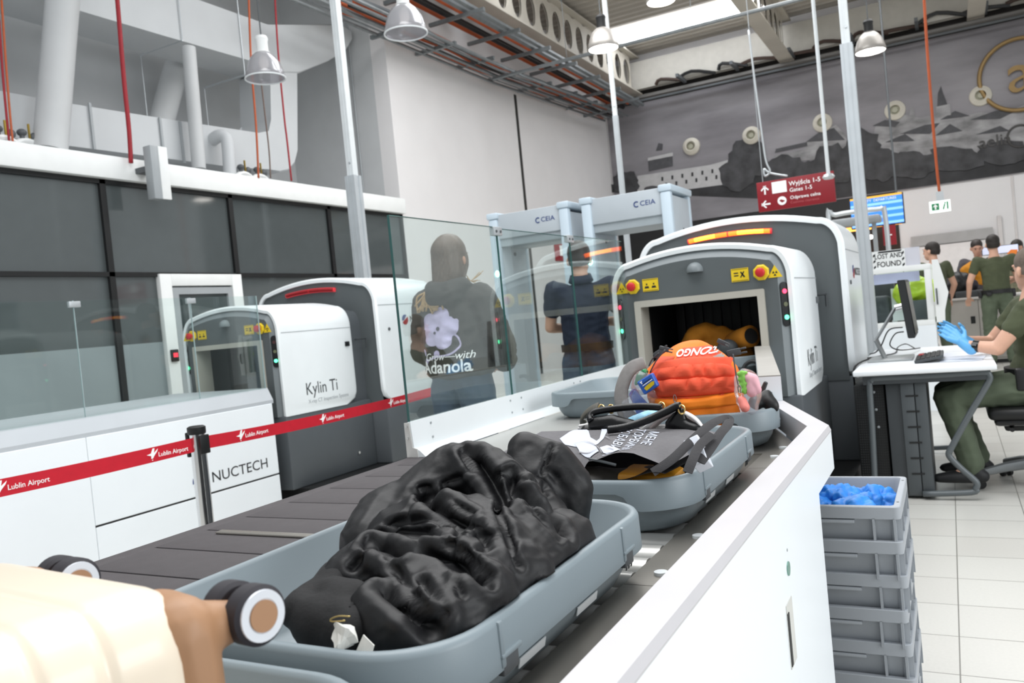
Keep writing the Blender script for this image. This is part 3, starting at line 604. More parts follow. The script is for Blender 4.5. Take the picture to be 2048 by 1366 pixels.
# ------------------------------------------------------------------ trays
def tray(label, loc, rz, group='grey trays on the roller line'):
    t = thing('security_tray', label, 'tray', (0, 0, 0), group)
    Wd, Ln, Hh, n = .505, .67, .112, 10
    def lipz(p):                                       # the lip is deep at the corners and shallow across the short sides
        if abs(p.y) > Ln/2-.02: return Hh-.058+.032*sstep(.155, .125, abs(p.x))
        return Hh-.058
    rings = [rrect(.335, .55, .08, n, .006), rrect(.355, .565, .085, n, .014), rrect(.475, .64, .1, n, Hh-.006), rrect(.481, .646, .1, n, Hh-.001), rrect(.49, .655, .102, n, Hh), rrect(.5, .665, .105, n, Hh-.002), rrect(Wd, Ln, .105, n, Hh-.008)]
    # more points along the straight sides so the lip can step
    def dens(r):
        out = []
        for i, p in enumerate(r):
            q = r[(i+1) % len(r)]; out.append(p)
            if (p-q).length > .12:
                for k in range(1, 20): out.append(p+(q-p)*k/20)
        return out
    R = [dens(r) for r in rings]; lip = [V((p.x*1.004, p.y*1.004, lipz(p))) for p in R[-1]]; lip2 = [V((p.x*.985, p.y*.985, lipz(p))) for p in R[-1]]
    wall = dens(rrect(.488, .628, .1, n, Hh-.03)); low = dens(rrect(.464, .60, .1, n, .03)); lo2 = dens(rrect(.436, .582, .095, n, .008)); bot = dens(rrect(.40, .555, .08, n, 0))
    bm = B(); loft(bm, [bot, lo2, low, wall, lip2, lip]+R[::-1], caps=(True, True)); obj('tray_body', bm, mTray, t, smooth=50)
    for s in (1, -1):
        for y in (-.19, .19):
            bm = B(); x = s*(Wd/2+.0); box(bm, min(x-.008*s, x+.0015*s), max(x-.008*s, x+.0015*s), y-.018, y+.018, Hh-.066, Hh-.044, .002); obj('clip', bm, mGreyD, t); bm = B(); box(bm, min(x-.012*s, x+.003*s), max(x-.012*s, x+.003*s), y-.022, y-.012, Hh-.056, Hh-.004, .003); box(bm, min(x-.010*s, x+.004*s), max(x-.010*s, x+.004*s), y-.022, y+.024, Hh-.046, Hh-.040, .002); obj('rim_notch', bm, mTray, t)
        for y in (-.07, .1):
            a = .031; x = s*.228; m = fr((s*.2385, y, .052), (0, s, 0), (s*.23, 0, .97)); bm = B()
            plate(bm, [(-.07, -.028), (.0, -.028), (.0, -.016), (-.07, -.016)] if s > 0 else [(-.02, -.028), (.05, -.028), (.05, -.016), (-.02, -.016)], m, .0015); obj('white_sticker', bm, mWhite, t, smooth=0)
        for k in range(3): 
            m = fr((s*.2405, .222+k*.011, .056), (0, s, 0), (s*.23, 0, .97)); obj('vent_slot', plate(B(), [(-.002, -.03), (.002, -.03), (.002, .0), (-.002, .0)], m, .0012), mCharc, t, smooth=0)
    for s in (1, -1): m = fr((0, s*(Ln/2-.012), Hh-.045), (-s, 0, 0), (0, 0, 1))
    t.location = loc; t.rotation_euler = (0, 0, rz); return t
tr1 = tray('nearest grey tray holding the big black padded coat', (-.709, .968, RZ+.001), 0)
tr2 = dup(tr1, (-.70, 1.775, RZ+.001), 0, 'grey tray holding the felt tote and black handbag')
tr3 = dup(tr1, (-.757, 2.60, RZ+.004), .23, 'grey tray holding the orange backpack')
tr4 = dup(tr1, (-1.30, 3.45, RZ+.001), .06, 'grey tray left behind the orange backpack, beside the glass rail')
tr5 = dup(tr1, (-1.22, 4.95, RZ+.001), 0, 'grey tray coming out of the scanner tunnel with the ochre jacket')
tr0 = dup(tr1, (-.71, .262, RZ+.001), 0, 'grey tray under the cream suitcase, mostly hidden by it')
# ------------------------------------------------------------------ stacked crates
def crate(loc, label):
    t = thing('storage_crate', label, 'crate', (0, 0, 0), 'grey crates stacked behind the counter end'); w, l, h, st = .56, .37, .107, .088
    bm = B(); n = 4
    rg = lambda W_, L_, r, z: rrect(W_, L_, r, n, z)
    loft(bm, [rg(w-.05, l-.05, .012, 0), rg(w-.04, l-.04, .012, .012), rg(w-.03, l-.03, .014, h-.034), rg(w, l, .016, h-.032), rg(w, l, .016, h-.002), rg(w-.004, l-.004, .016, h), rg(w-.03, l-.03, .012, h), rg(w-.036, l-.036, .012, h-.006), rg(w-.06, l-.06, .012, .006)]); obj('crate_body', bm, mCrate, t, smooth=30)
    for s in (1, -1):
        for x in (-w/2+.016, -.215, .215, w/2-.016): obj('rib', box(B(), x-.003, x+.003, min(s*l/2, s*(l/2-.025)), max(s*l/2, s*(l/2-.025)), .008, h-.03), mCrate, t, smooth=0)
        for y in (-l/2+.02, -l*.2, l*.2, l/2-.02): obj('rib', box(B(), min(s*w/2, s*(w/2-.025)), max(s*w/2, s*(w/2-.025)), y-.003, y+.003, .008, h-.03), mCrate, t, smooth=0)
    bm = B(); box(bm, -.17, .17, -l/2+.001, -l/2+.02, h-.046, h-.035, .004); obj('handle_grip', bm, mCrate, t)
    bm = B()
    for y in (-.13, .13): cyl(bm, (w/2-.008, y, h-.001), (w/2-.008, y, h+.0006), .0035, n=10)
    obj('rim_hole', bm, mGreyD, t, smooth=0); t.location = loc; return t
cx, cy = -.152-.28, 2.265+.185
names = ['topmost grey crate of the stack, holding blue shoe covers', 'second grey crate from the top of the stack', 'third grey crate from the top of the stack', 'fourth grey crate from the top of the stack', 'fifth grey crate from the top of the stack', 'grey crate next to the bottom of the stack', 'bottom grey crate of the stack, on the floor']
c0 = crate((cx, cy, 6*.0885), names[0])
for k in range(1, 7): dup(c0, (cx+.003*(k % 3-1), cy-.004*(k % 2), (6-k)*.0885), 0, names[k])
# ------------------------------------------------------------------ air ducts above the partition
def yz(pts, X): return [(aX(x, y, X).y, aX(x, y, X).z) for x, y in pts]
ad = thing('air_duct', 'white square air duct bending down above the glazed partition', 'air duct', (-9, 8, 3.45))
bm = B(); prism(bm, [(1.5, 5.27)]+yz([(168, 24), (330, 72), (496, 120), (560, 145), (600, 146), (656, 122), (692, 102), (706, 78), (704, 62), (682, 48), (536, 52)], -8.6)+[(6, 5.9), (1.5, 5.88)], 'x', -9.3, -8.6); bmesh.ops.bevel(bm, geom=bm.edges[:], offset=.02, segments=1, affect='EDGES'); obj('upper_run', bm, mDuct, ad, smooth=30)
bm = B(); prism(bm, yz([(540, 140), (598, 138), (599, 300), (593, 325), (580, 340), (562, 344), (540, 338), (470, 334), (380, 322)], -8.6)+[(5.9, 3.66), (1.5, 3.6), (1.5, 4.1)]+yz([(128, 204), (340, 238), (520, 268), (541, 264), (546, 240)], -8.6), 'x', -9.25, -8.62); bmesh.ops.bevel(bm, geom=bm.edges[:], offset=.02, segments=1, affect='EDGES'); obj('lower_run', bm, mDuct, ad, smooth=30)
for x, y in [(180, 213), (320, 236), (360, 242)]:
    p = aX(x, y, -8.6); obj('duct_joint', box(B(), -8.61, -8.592, p.y-.015, p.y+.015, 3.66, 4.2), mGreyL, ad)
for (x, y), (x2, y2) in [((365, 80), (300, 105)), ((490, 150), (455, 165))]:
    p = aX(x, y, -8.58); q = V((-9.4, p.y, p.z)); bm = B(); tube(bm, [p, q], .014, 6); tube(bm, [p, (p.x, p.y, 7.9)], .008, 6); tube(bm, [q, (q.x, q.y, 3.5)], .006, 6); obj('hanger', bm, mAlu, ad)
mCol = M('column paint', '#c3c5c6', .6, var=.04, scale=2)
bm = B(); tube(bm, [aX(137, -140, -8.35), aX(100, 304, -8.2)], .17, 20); solo('steel_column', bm, mCol, 'thick leaning white round column above the partition', 'column')
bm = B(); tube(bm, [aX(377, 95, -8.45), aX(398, 338, -8.4)], .088, 18); solo('steel_column', bm, mCol, 'thin upright white round column beside the bent pipe', 'column')
bm = B(); tube(bm, [aX(362, 100, -9.7), aX(318, 262, -9.6)], .17, 16); solo('brace_tube', bm, mCol, 'shaded leaning white brace tube behind the duct', 'brace')
bm = B(); tube(bm, spline([aX(395, 300, -8.9), aX(418, 285, -8.7), aX(438, 272, -8.5), aX(452, 276, -8.4), aX(457, 300, -8.35), aX(460, 356, -8.3)], 5), .085, 16); solo('bent_pipe', bm, mDuct, 'bent white round pipe dropping to the partition roof', 'pipe')
for i, (x, y) in enumerate([(8, 285), (55, 285), (488, 345), (520, 350)]):
    p = aX(x, y, -8.25); p.z = 3.42; t = thing('pipe_valve', ['pipe valve at the left end of the partition roof', 'second pipe valve from the left on the partition roof', 'pipe valve on the partition roof just right of the bent pipe', 'pipe valve on the partition roof, rightmost of four'][i], 'valve', p, 'pipe valves on the partition roof')
    obj('pipe_bend', tube(B(), [(p.x, p.y+.2*math.cos(a), p.z-.1+.22*math.sin(a)) for a in [PI*k/12 for k in range(13)]], .035, 8), mBand, t)
    bm = B(); cyl(bm, (p.x, p.y-.05, p.z+.1), (p.x, p.y-.05, p.z+.22), .025, n=10); ell(bm, (p.x, p.y-.05, p.z+.2), (.05, .05, .04), sub=2); ell(bm, (p.x, p.y+.08, p.z+.17), (.035, .05, .05), sub=2); obj('valve_body', bm, mGreyD, t)
    obj('valve_lever', box(B(), p.x-.01, p.x+.01, p.y+.02, p.y+.035, p.z+.1, p.z+.3), M('brass', '#a58a3a', .4, .8), t)
# ------------------------------------------------------------------ cables hanging down
def cable(lab, pts, mat, r=.018, cat='cable', grp=None):
    solo('hanging_cable', tube(B(), spline(pts, 5), r, 6), mat, lab, cat, grp, smooth=180)
for lab, pts, mat, X, r in [
    ('red cable hanging at the far left over the partition roof', [(-2, 40), (5, 140), (12, 220), (20, 296)], mRedC, -8.15, .012), ('orange cable hanging beside the leftmost red cable', [(3, 0), (12, 130), (20, 230), (27, 298)], mOrange, -8.1, .011),
    ('thick red cable between the two round columns', [(232, -30), (238, 40), (248, 160), (258, 260), (262, 326)], mRedC, -7.85, .024), ('orange cable behind the clear bell lamp', [(497, -20), (502, 120), (512, 250), (517, 356)], mOrange, -7.9, .014),
    ('red cable right of the clear bell lamp', [(549, -20), (556, 100), (568, 230), (574, 280), (583, 362)], mRedC, -7.9, .013), ('thin brown wire hanging beneath the clear bell lamp', [(522, 160), (530, 230), (538, 300), (541, 356)], M('brown wire', '#6d5a52', .6), -7.9, .01)]: cable(lab, [aX(x, y, X) for x, y in pts], mat, r)
cable('long orange cable dropping to the green exit sign', [aY(x, y, 13.9) for x, y in [(1846, -40), (1853, 80), (1862, 200), (1872, 320), (1879, 386)]], mOrange, .02)
cable('pale cable from the ceiling to the red hanging sign', [aY(x, y, 11) for x, y in [(1497, 60), (1508, 150), (1520, 240), (1531, 318), (1540, 342), (1530, 352), (1528, 338), (1540, 346), (1575, 352)]], mAlu, .013)
solo('conduit_strip', tube(B(), [aX(725, 76, -7.97), aX(757, 386, -7.97)], .02, 6) if False else tube(B(), [(-8.9, 11.47, 3.5), (-8.9, 11.47, 7.8)], .02, 6), mGreyL, 'grey conduit on the grey return wall, left of the pair', 'conduit', 'conduits on the return wall')
solo('conduit_strip', tube(B(), [(-8.72, 11.47, 3.5), (-8.72, 11.47, 7.8)], .014, 6), mGreyL, 'grey conduit on the grey return wall, right of the pair', 'conduit', 'conduits on the return wall')
# wall box on the white band
p = aX(322, 362, -7.6); t = thing('wall_unit', 'grey and white box unit fixed on the white partition band', 'wall unit', (-7.75, p.y, 3.0)); 
obj('unit_case', box(B(), -7.72, -7.6, p.y-.1, p.y+.03, 2.93, 3.52, .01), mGreyL, t); obj('unit_front', box(B(), -7.62, -7.59, p.y-.0, p.y+.12, 2.93, 3.52, .01), mBand, t); obj('bracket', box(B(), -7.9, -7.7, p.y-.08, p.y+.06, 3.25, 3.31), mGreyD, t)
# ------------------------------------------------------------------ cable poles
def pole(lab, X, Y, zj, a, b, zt=8.):
    t = thing('cable_pole', lab, 'pole', (X, Y, 0)); bm = B(); pr = [(-a, -a), (a, -a), (a, -a*.35), (a*.82, -a*.3), (a*.82, a*.3), (a, a*.35), (a, a), (-a, a)]
    loft(bm, [[(X+x, Y+y, z) for x, y in pr] for z in (0, zj)]); box(bm, X-a*.55, X-a*.45, Y-a-.004, Y-a, 0, zj); box(bm, X+a*.3, X+a*.4, Y-a-.004, Y-a, 0, zj); obj('lower_profile', bm, M('pole paint', '#bfc5c9', .4, .2), t, smooth=0)
    bm = B(); box(bm, X-b, X+b, Y-b, Y+b, zj, zt); box(bm, X-b*.2, X+b*.2, Y-b-.004, Y-b, zj, zt); obj('upper_profile', bm, M('pole white', '#dde2e4', .4), t, smooth=0)
    if a > .03: obj('fixing_bolt', cyl(B(), (X+b*.3, Y-b-.012, zj+.14), (X+b*.3, Y-b, zj+.14), .012, n=8), mAlu, t)
pole('wide grey cable pole behind the left scanner', -5.8, 7.46, 3.0, .066, .043)
pole('wide grey cable pole behind the desk', -.62, 7.7, 3.27, .05, .034)
pole('slim bright pole behind the metal detectors', aY(1237, 300, 12.2).x, 12.2, 4.2, .036, .03)
t = thing('sensor_rod', 'thin white rod hanging from the roof with a round sensor at its end', 'sensor', tuple(aY(1657, 356, 10))); a, b = aY(1657, 352, 10), aY(1618, -20, 10)
obj('rod', tube(B(), [a, (a.x, a.y, 8)], .021, 8), M('pole white', '#dde2e4'), t); obj('sensor_head', lathe(B(), [(.001, -.04), (.05, -.035), (.07, -.01), (.05, .02), (.001, .03)], 16, a), mAlu, t)
# ------------------------------------------------------------------ bell lamps
mAcr = glass_mat('prismatic acrylic', (.80, .80, .83), .5, .05, 1.45, .15, '#c8c6c8', .38)
mHot = M('lamp light', '#ffffff', .4, emit=9, ecol='#fffaf2')
def bell(lab, p, dia, lit, wire=8., acr=True):
    t = thing('bell_lamp', lab, 'pendant lamp', p, 'bell lamps under the roof'); r = dia/2; x, y, z = p
    pr = [(r, 0), (r*1.03, .012), (r*.97, r*.3), (r*.82, r*.8), (r*.6, r*1.15), (r*.4, r*1.32)]
    sh = obj('lamp_shade', lathe(B(), pr+[(a-.006, b) for a, b in pr[::-1]], 36, p, caps=False), mAcr if acr else M('lamp shade grey', '#a09c97', .35, .3), t, smooth=60)
    if acr: obj('shade_rim', tube(B(), [(x+r*1.01*math.cos(a), y+r*1.01*math.sin(a), z+.005) for a in [2*PI*k/36 for k in range(36)]], .009, 6, True), mWhite, t)
    c = r*.33; obj('lamp_cap', lathe(B(), [(c*1.15, r*1.3), (c*1.15, r*1.36), (c*.9, r*1.4), (c*.9, r*1.9), (c*1.02, r*2.05), (c*.8, r*2.2), (.01, r*2.22)], 20, p), mBand if acr else mBlack, t)
    obj('hanger', tube(B(), [(x, y, z+r*2.2), (x, y, wire)], .008, 6), mGreyD, t)
    if lit: obj('light_disc', lathe(B(), [(.001, .02), (r*.95, .012), (r*.95, .004), (.001, -.002)], 30, p), mHot, t)
    else: obj('bulb', ell(B(), (x, y, z+r*.85), (r*.25, r*.25, r*.4), sub=2), M('bulb off', '#f4efe6', .4, emit=.5), t)
bell('clear bell lamp above the left scanner', aY(531, 158, 7), .43, False); bell('large clear bell lamp cut by the top edge of the view', aY(812, 68, 7.5), .455, False)
bell('lit grey bell lamp with black cap near the roof beam', aY(1207, 98, 11), .425, True, acr=False); bell('lit grey bell lamp with black cap in front of the mural', aY(1741, 104, 13.9), .44, True, acr=False); bell('lit lamp almost out of view under the skylight', aY(1322, 4, 12), .42, True, acr=False)
# ------------------------------------------------------------------ cable trays along the left wall and the back wall
ct = thing('cable_tray', 'long galvanised cable tray on wall brackets under the roof beam', 'cable tray', (-7.5, 15, 6.1))
bl = [(745, 75), (835, 108), (915, 135), (980, 160), (1037, 182), (1092, 200), (1135, 217), (1170, 232)]
zt = 0
for x, y in bl:
    p = aX(x, y, -7.95); zt = p.z; obj('bracket', box(B(), -7.98, -7.15, p.y-.03, p.y+.03, p.z-.03, p.z+.03), mCableT, ct)
A_, Z_ = aX(745, 75, -7.95), aX(1170, 232, -7.95)
for x, dz, r in [(-7.85, .05, .03), (-7.72, .05, .015), (-7.6, .06, .04), (-7.35, .05, .025), (-7.2, .05, .03)]:
    obj('rail', tube(B(), [(x, 9, A_.z+dz-.05), (x, 15, A_.z+dz), (x, 21.2, Z_.z+dz)], r, 6), mCableT, ct)
for dx, dz, m_ in [(-7.78, .12, mOrange), (-7.66, .15, mOrange), (-7.5, .1, mBlack), (-7.42, .13, mOrange), (-7.3, .1, mGreyD)]:
    rr = random.Random(int(dx*100)); obj('laid_cable', tube(B(), spline([(dx+rr.uniform(-.05, .05), 10+k*1.0, A_.z+dz+(Z_.z-A_.z)*max(0, (k-4)/7.5)+rr.uniform(-.02, .03)) for k in range(12)], 3), .035, 6), m_, ct)
t2 = thing('cable_tray', 'dark cable tray with orange pipes higher beside the roof beam', 'cable tray', (-7.1, 15, 6.5))
for x, dz, r, m_ in [(-7.5, .1, .05, mOrange), (-7.3, .05, .06, mBlack), (-7.15, .12, .04, mOrange), (-6.9, .0, .05, mCableT), (-6.75, .0, .05, mCableT)]: obj('pipe', tube(B(), [(x, 9.5, 6.55+dz), (x, 21.2, 6.55+dz)], r, 6), m_, t2)
for k in range(8): obj('bracket', box(B(), -7.6, -6.5, 11+k*1.3, 11.06+k*1.3, 6.42, 6.48), mCableT, t2)
p, q = aY(985, 158, 14.5), aY(1640, 2, 14.5); cc = thing('cross_conduit', 'long grey conduit crossing the hall under the roof', 'conduit', (-2, 14.5, p.z)); obj('conduit_pipe', tube(B(), [(-7.6, 14.5, p.z), (4, 14.5, p.z)], .035, 6), mCableT, cc)
for x in (-6, -3.6, -1.2, 1.2, 3.4): obj('hanger', tube(B(), [(x, 14.5, p.z), (x, 14.5, 8)], .006, 5), mCableT, cc)
bt = thing('cable_duct', 'grey cable duct running along the top of the mural', 'cable duct', (-1, 21.3, 6.8))
obj('duct_rail', tube(B(), [(-7.6, 21.3, 6.78), (6, 21.3, 6.78)], .06, 6), M('duct rail', '#6d6b68', .5, .3), bt); obj('duct_rail', tube(B(), [(-7.6, 21.2, 6.66), (6, 21.2, 6.66)], .03, 6), mGreyD, bt)
for k in range(9): obj('bracket', box(B(), -7.0+k*1.35, -6.93+k*1.35, 20.6, 21.35, 6.9, 6.98), mGreyD, bt)
for k in range(14): rr = random.Random(k); ell_ = obj('laid_cable', tube(B(), spline([(-6.5+k*.8+rr.uniform(-.2, .2), 21.25, 7.0), (-6.2+k*.8, 21.2, 7.05+rr.uniform(-.1, .1)), (-5.6+k*.8, 21.25, 6.95)], 3), .045, 5), rr.choice([mBlack, M('brown pipe', '#3a2a22', .7), M('brown pipe', '#3a2a22')]), bt)
# ------------------------------------------------------------------ walk-through metal detectors
mGate = M('detector grey', '#b4bcc2', .45, var=.02); mGateB = M('detector blue grey', '#c4d3de', .4, var=.02); mGateD = M('detector inner', '#9aa3a8', .5, var=.03)
def gate(lab, X, Y):
    t = thing('metal_detector', lab, 'metal detector', (X, Y, 0), 'walk-through metal detectors'); hw, dp, h = .41, .58, 2.2
    for s in (-1, 1):
        x = X+s*(hw-.045); p = obj('side_panel', box(B(), x-.04, x+.04, Y+.03, Y+dp-.03, 0, h-.06, .006), mGate, t); obj('edge_profile', box(B(), x-.046, x+.046, Y-.02, Y+.05, 0, h-.03, .015), mGateB, p); obj('edge_profile', box(B(), x-.046, x+.046, Y+dp-.05, Y+dp+.02, 0, h-.03, .015), mGateB, p)
        obj('end_block', box(B(), x-.06, x+.06, Y-.03, Y+dp+.03, h-.03, h+.03, .015), mGateB, t); obj('panel_lock', cyl(B(), (x+.038, Y+.3, h-.35), (x+.046, Y+.3, h-.35), .02, n=12), mGreyD, p)
    obj('crossbar', box(B(), X-hw+.08, X+hw-.08, Y+.0, Y+dp, h-.22, h+.01, .01), mGate, t); obj('crossbar_base', box(B(), X-hw+.08, X+hw-.08, Y+.02, Y+dp-.02, h-.29, h-.2), mGateD, t)
    obj('maker_name', textbm('CEIA', .06, fr((X+.2, Y-.003, h-.1), (1, 0, 0), (0, 0, 1)), sx=1.1), mBlue, t)
    bm = tube(B(), [(X+.10+.022*math.cos(a), Y-.003, h-.1+.022*math.sin(a)) for a in [math.radians(50+260*k/10) for k in range(11)]], .005, 4); obj('maker_mark', bm, mBlue, t)
    obj('status_light', ell(B(), (X-hw+.045, Y-.022, 1.66), (.02, .006, .03), sub=2), M('detector led', '#c8fff0', .4, emit=9, ecol='#9dffe0'), t)
gate('grey metal detector on the left, behind the dark-haired woman', -3.37, 6.85); gate('grey metal detector right beside the middle scanner', -2.42, 6.85)
# fire signs on the far left wall
p = aX(1127, 487, -7.97); t = thing('fire_sign', 'red fire sign with white symbols seen through the left metal detector', 'sign', (-7.98, p.y, p.z-.45))
obj('sign_panel', box(B(), -7.99, -7.97, p.y-.5, p.y+.5, p.z-.42, p.z+.42), mRed, t); m = fr((-7.968, p.y, p.z), (0, 1, 0), (0, 0, 1)); bm = B(); plate(bm, [(-.2, .05), (.0, -.02+.25), (.2, .3), (.2, .12), (.05, .08)], m); plate(bm, [(-.25, -.3), (.1, -.3), (.1, -.05), (-.25, -.05)], m); obj('pictogram', bm, mWtxt, t)
# ------------------------------------------------------------------ signs and screens in the hall
a, b, c = aY(1512, 362, 11), aY(1667, 345, 11), aY(1515, 420, 11); cx_, cz_ = (a.x+b.x)/2+.0, (a.z+c.z)/2-.03; w2, h2 = (b.x-a.x)/2, .19
t = thing('gate_sign', 'dark red hanging sign pointing to exits one to five', 'sign', (cx_, 11, cz_-h2))
obj('sign_panel', box(B(), cx_-w2, cx_+w2, 11, 11.05, cz_-h2, cz_+h2, .004), M('sign dark red', '#8e1220', .45), t); m = fr((cx_, 10.996, cz_), (1, 0, 0), (0, 0, 1))
bm = B(); plate(bm, [(-w2+.19, .02), (-w2+.37, .02), (-w2+.37, .165), (-w2+.19, .165)], m); obj('pictogram', bm, mWtxt, t); obj('pictogram', plate(B(), circ(.055, 20, (-w2+.30, -.085)), m), mWtxt, t)
bm = B(); plate(bm, [(-w2+.30, -.11), (-w2+.34, -.09), (-w2+.29, -.065), (-w2+.265, -.08)], m, .004); obj('pictogram', bm, M('sign dark red', '#8e1220'), t)
bm = B()
for (x, y, r_) in ((-w2+.10, .08, PI/2), (-w2+.10, -.10, PI)):
    for pts in ([(-.055, -.01), (.05, -.01), (.05, .01), (-.055, .01)], [(.005, .05), (.055, 0), (.055, -.022), (-.01, .04)], [(.005, -.05), (.055, 0), (.055, .022), (-.01, -.04)]):
        R = Matrix.Rotation(r_, 2); plate(bm, [tuple(V((x, y))+R @ V(q)) for q in pts], m)
obj('arrow', bm, mWtxt, t)
for s, z, sz, bd in (('Wyjścia 1-5', .11, .078, .014), ('Gates 1-5', .03, .070, .01), ('Odprawa celna', -.065, .060, .008), ('Customs clearance', -.125, .045, 0)):
    obj('lettering', textbm(s, sz, m @ Matrix.Translation((-w2+.40, z, .002)), 'LEFT', bold=bd*.6), mWtxt if z > -.1 else M('sign dim', '#c05a60', .5), t)
for x in (-w2+.08, w2-.06): obj('hanger', tube(B(), [(cx_+x, 11.02, cz_+h2), (cx_+x, 11.02, 8)], .006, 5), mGreyL, t)
a, b, c = aY(1700, 402, 18), aY(1804, 392, 18), aY(1806, 440, 18); t = thing('flight_screen', 'blue flight information screen behind the wide pole', 'screen', (a.x, 18, c.z))
obj('screen_case', box(B(), a.x-.02, b.x+.02, 18, 18.1, c.z-.06, a.z+.03), mBlack, t); sc_ = obj('screen_face', box(B(), a.x, b.x, 17.99, 18, c.z-.04, a.z), M('screen blue', '#2f78d8', .3, emit=.75, ecol='#3a84e6'), t); obj('screen_bar', box(B(), a.x, b.x, 17.985, 17.992, a.z-.01, a.z+.03), M('screen amber', '#e0a838', .4, emit=.6), sc_)
for k in range(4): obj('screen_row', box(B(), a.x, b.x, 17.985, 17.99, a.z-.16-k*.13, a.z-.11-k*.13), M('screen pale blue', '#7fb4f2', .4, emit=.8), sc_)
m = fr(((a.x+b.x)/2, 17.983, a.z-.06), (1, 0, 0), (0, 0, 1)); obj('lettering', textbm('ODLOTY  DEPARTURES', .07, m), mWtxt, sc_)
obj('hanger', tube(B(), [(b.x-.1, 18.05, a.z), (b.x-.1, 18.05, 8)], .02, 6), mGreyD, t)
p = aY(1880, 413, 13.9); t = thing('exit_sign', 'small lit green and white exit sign hanging on the orange cable', 'sign', (p.x, 13.9, p.z-.12))
obj('sign_box', box(B(), p.x-.14, p.x+.14, 13.88, 13.92, p.z-.085, p.z+.085, .004), M('exit white', '#eef8f4', .4, emit=.9), t); obj('mount', box(B(), p.x-.04, p.x+.06, 13.88, 13.92, p.z+.085, p.z+.22), mAlu, t)
m = fr((p.x, 13.877, p.z), (1, 0, 0), (0, 0, 1)); obj('green_field', plate(B(), [(-.11, -.05), (-.01, -.05), (-.01, .05), (-.11, .05)], m), M('exit green', '#1f7a4d', .5, emit=.3), t)
bm = B(); plate(bm, [(-.07, -.04), (-.05, -.04), (-.05, .0), (-.025, .0), (-.06, .04), (-.095, .0), (-.07, .0)], m, .004); obj('arrow', bm, mWtxt, t)
bm = B(); plate(bm, [(.03, -.05), (.05, -.05), (.075, .03), (.055, .03)], m, .004); plate(bm, circ(.012, 10, (.07, .045)), m, .004); plate(bm, [(.09, -.05), (.11, -.05), (.11, .06), (.09, .06)], m, .004); obj('pictogram', bm, M('exit green', '#1f7a4d'), t)
p = aY(1778, 470, 20); t = thing('arrow_sign', 'small dark red arrow sign in the shop entrance', 'sign', (p.x, 20, p.z-.2)); obj('sign_panel', box(B(), p.x-.12, p.x+.14, 20, 20.05, p.z-.22, p.z+.22), M('sign dark red', '#8e1220'), t)
m = fr((p.x, 19.995, p.z), (1, 0, 0), (0, 0, 1)); bm = B()
for pts in ([(-.055, -.012), (.06, -.012), (.06, .012), (-.055, .012)], [(-.06, 0), (-.01, .06), (.015, .05), (-.03, 0)], [(-.06, 0), (-.01, -.06), (.015, -.05), (-.03, 0)]): plate(bm, pts, m)
obj('arrow', bm, mWtxt, t)
# warm shop lights
for i, (x, y, l) in enumerate([(1690, 462, 1.1), (1745, 452, 1.2)]):
    p = aY(x, y, 20.5); solo('strip_lamp', box(B(), p.x-l/2, p.x+l/2, 20.5, 20.6, p.z-.03, p.z+.03), M('warm strip', '#ffb85a', .5, emit=2.2, ecol='#ffab4a'), ['warm strip lamp left of the wide pole in the shop', 'warm strip lamp right of the wide pole in the shop'][i], 'lamp', 'warm lamps in the shop front')
for i, (x, y) in enumerate([(1696, 500), (1741, 474), (1775, 462)]):
    p = aY(x, y, 20.7); solo('spot_lamp', ell(B(), p, (.06, .06, .05), sub=2), mHot, ['small bright shop spot lamp beside the scanner', 'small bright shop spot lamp right of the wide pole', 'small bright shop spot lamp beside the arrow sign'][i], 'lamp', 'shop spot lamps')
t = thing('pipe_barrier', 'bent steel tube barrier below the flight screen', 'barrier', tuple(aY(1755, 600, 13)[:2])+(0,)); a, b, c = aY(1715, 424, 13), aY(1760, 425, 13), aY(1771, 520, 13)
obj('tube_rail', tube(B(), spline([(a.x-.4, 13, 0), (a.x-.4, 13, a.z-.1), (a.x-.3, 13, a.z), (b.x-.03, 13, a.z), (b.x+.06, 13, a.z-.08), (b.x+.07, 13, 1.2), (b.x+.07, 13, 0)], 5), .035, 8), mAlu, t)
a, b = aY(1655, 449, 13.4), aY(1762, 446, 13.4); obj('top_panel', box(B(), a.x, b.x, 13.3, 13.7, a.z-.06, a.z+.05, .03), mGreyL, t)
for x in (a.x+.1, b.x-.1): obj('post', box(B(), x-.03, x+.03, 13.45, 13.5, 0, a.z), mGreyL, t)
# white doors and grey louvre bands at the back right
d = struct('door_2', box(B(), -.78, 1.05, YB-.07, YB-.01, 0, 2.0), M('door white', '#e9e4e2', .6)); obj('louvre', box(B(), -.72, .95, YB-.1, YB-.06, 2.02, 2.26), M('louvre grey', '#a8a6a5', .6), d); obj('door_frame', box(B(), 1.05, 1.13, YB-.1, YB-.01, 0, 2.5), M('door frame', '#cfcac8', .6), d)
d = struct('door_3', box(B(), 1.75, 3.6, YB-.07, YB-.01, 0, 2.0), M('door white', '#e9e4e2')); obj('louvre', box(B(), 1.8, 3.5, YB-.1, YB-.06, 2.02, 2.26), M('louvre grey', '#a8a6a5'), d)
struct('trim_10', box(B(), 1.38, 1.42, YB-.03, YB-.005, 0, 3.35), M('door frame', '#cfcac8'))
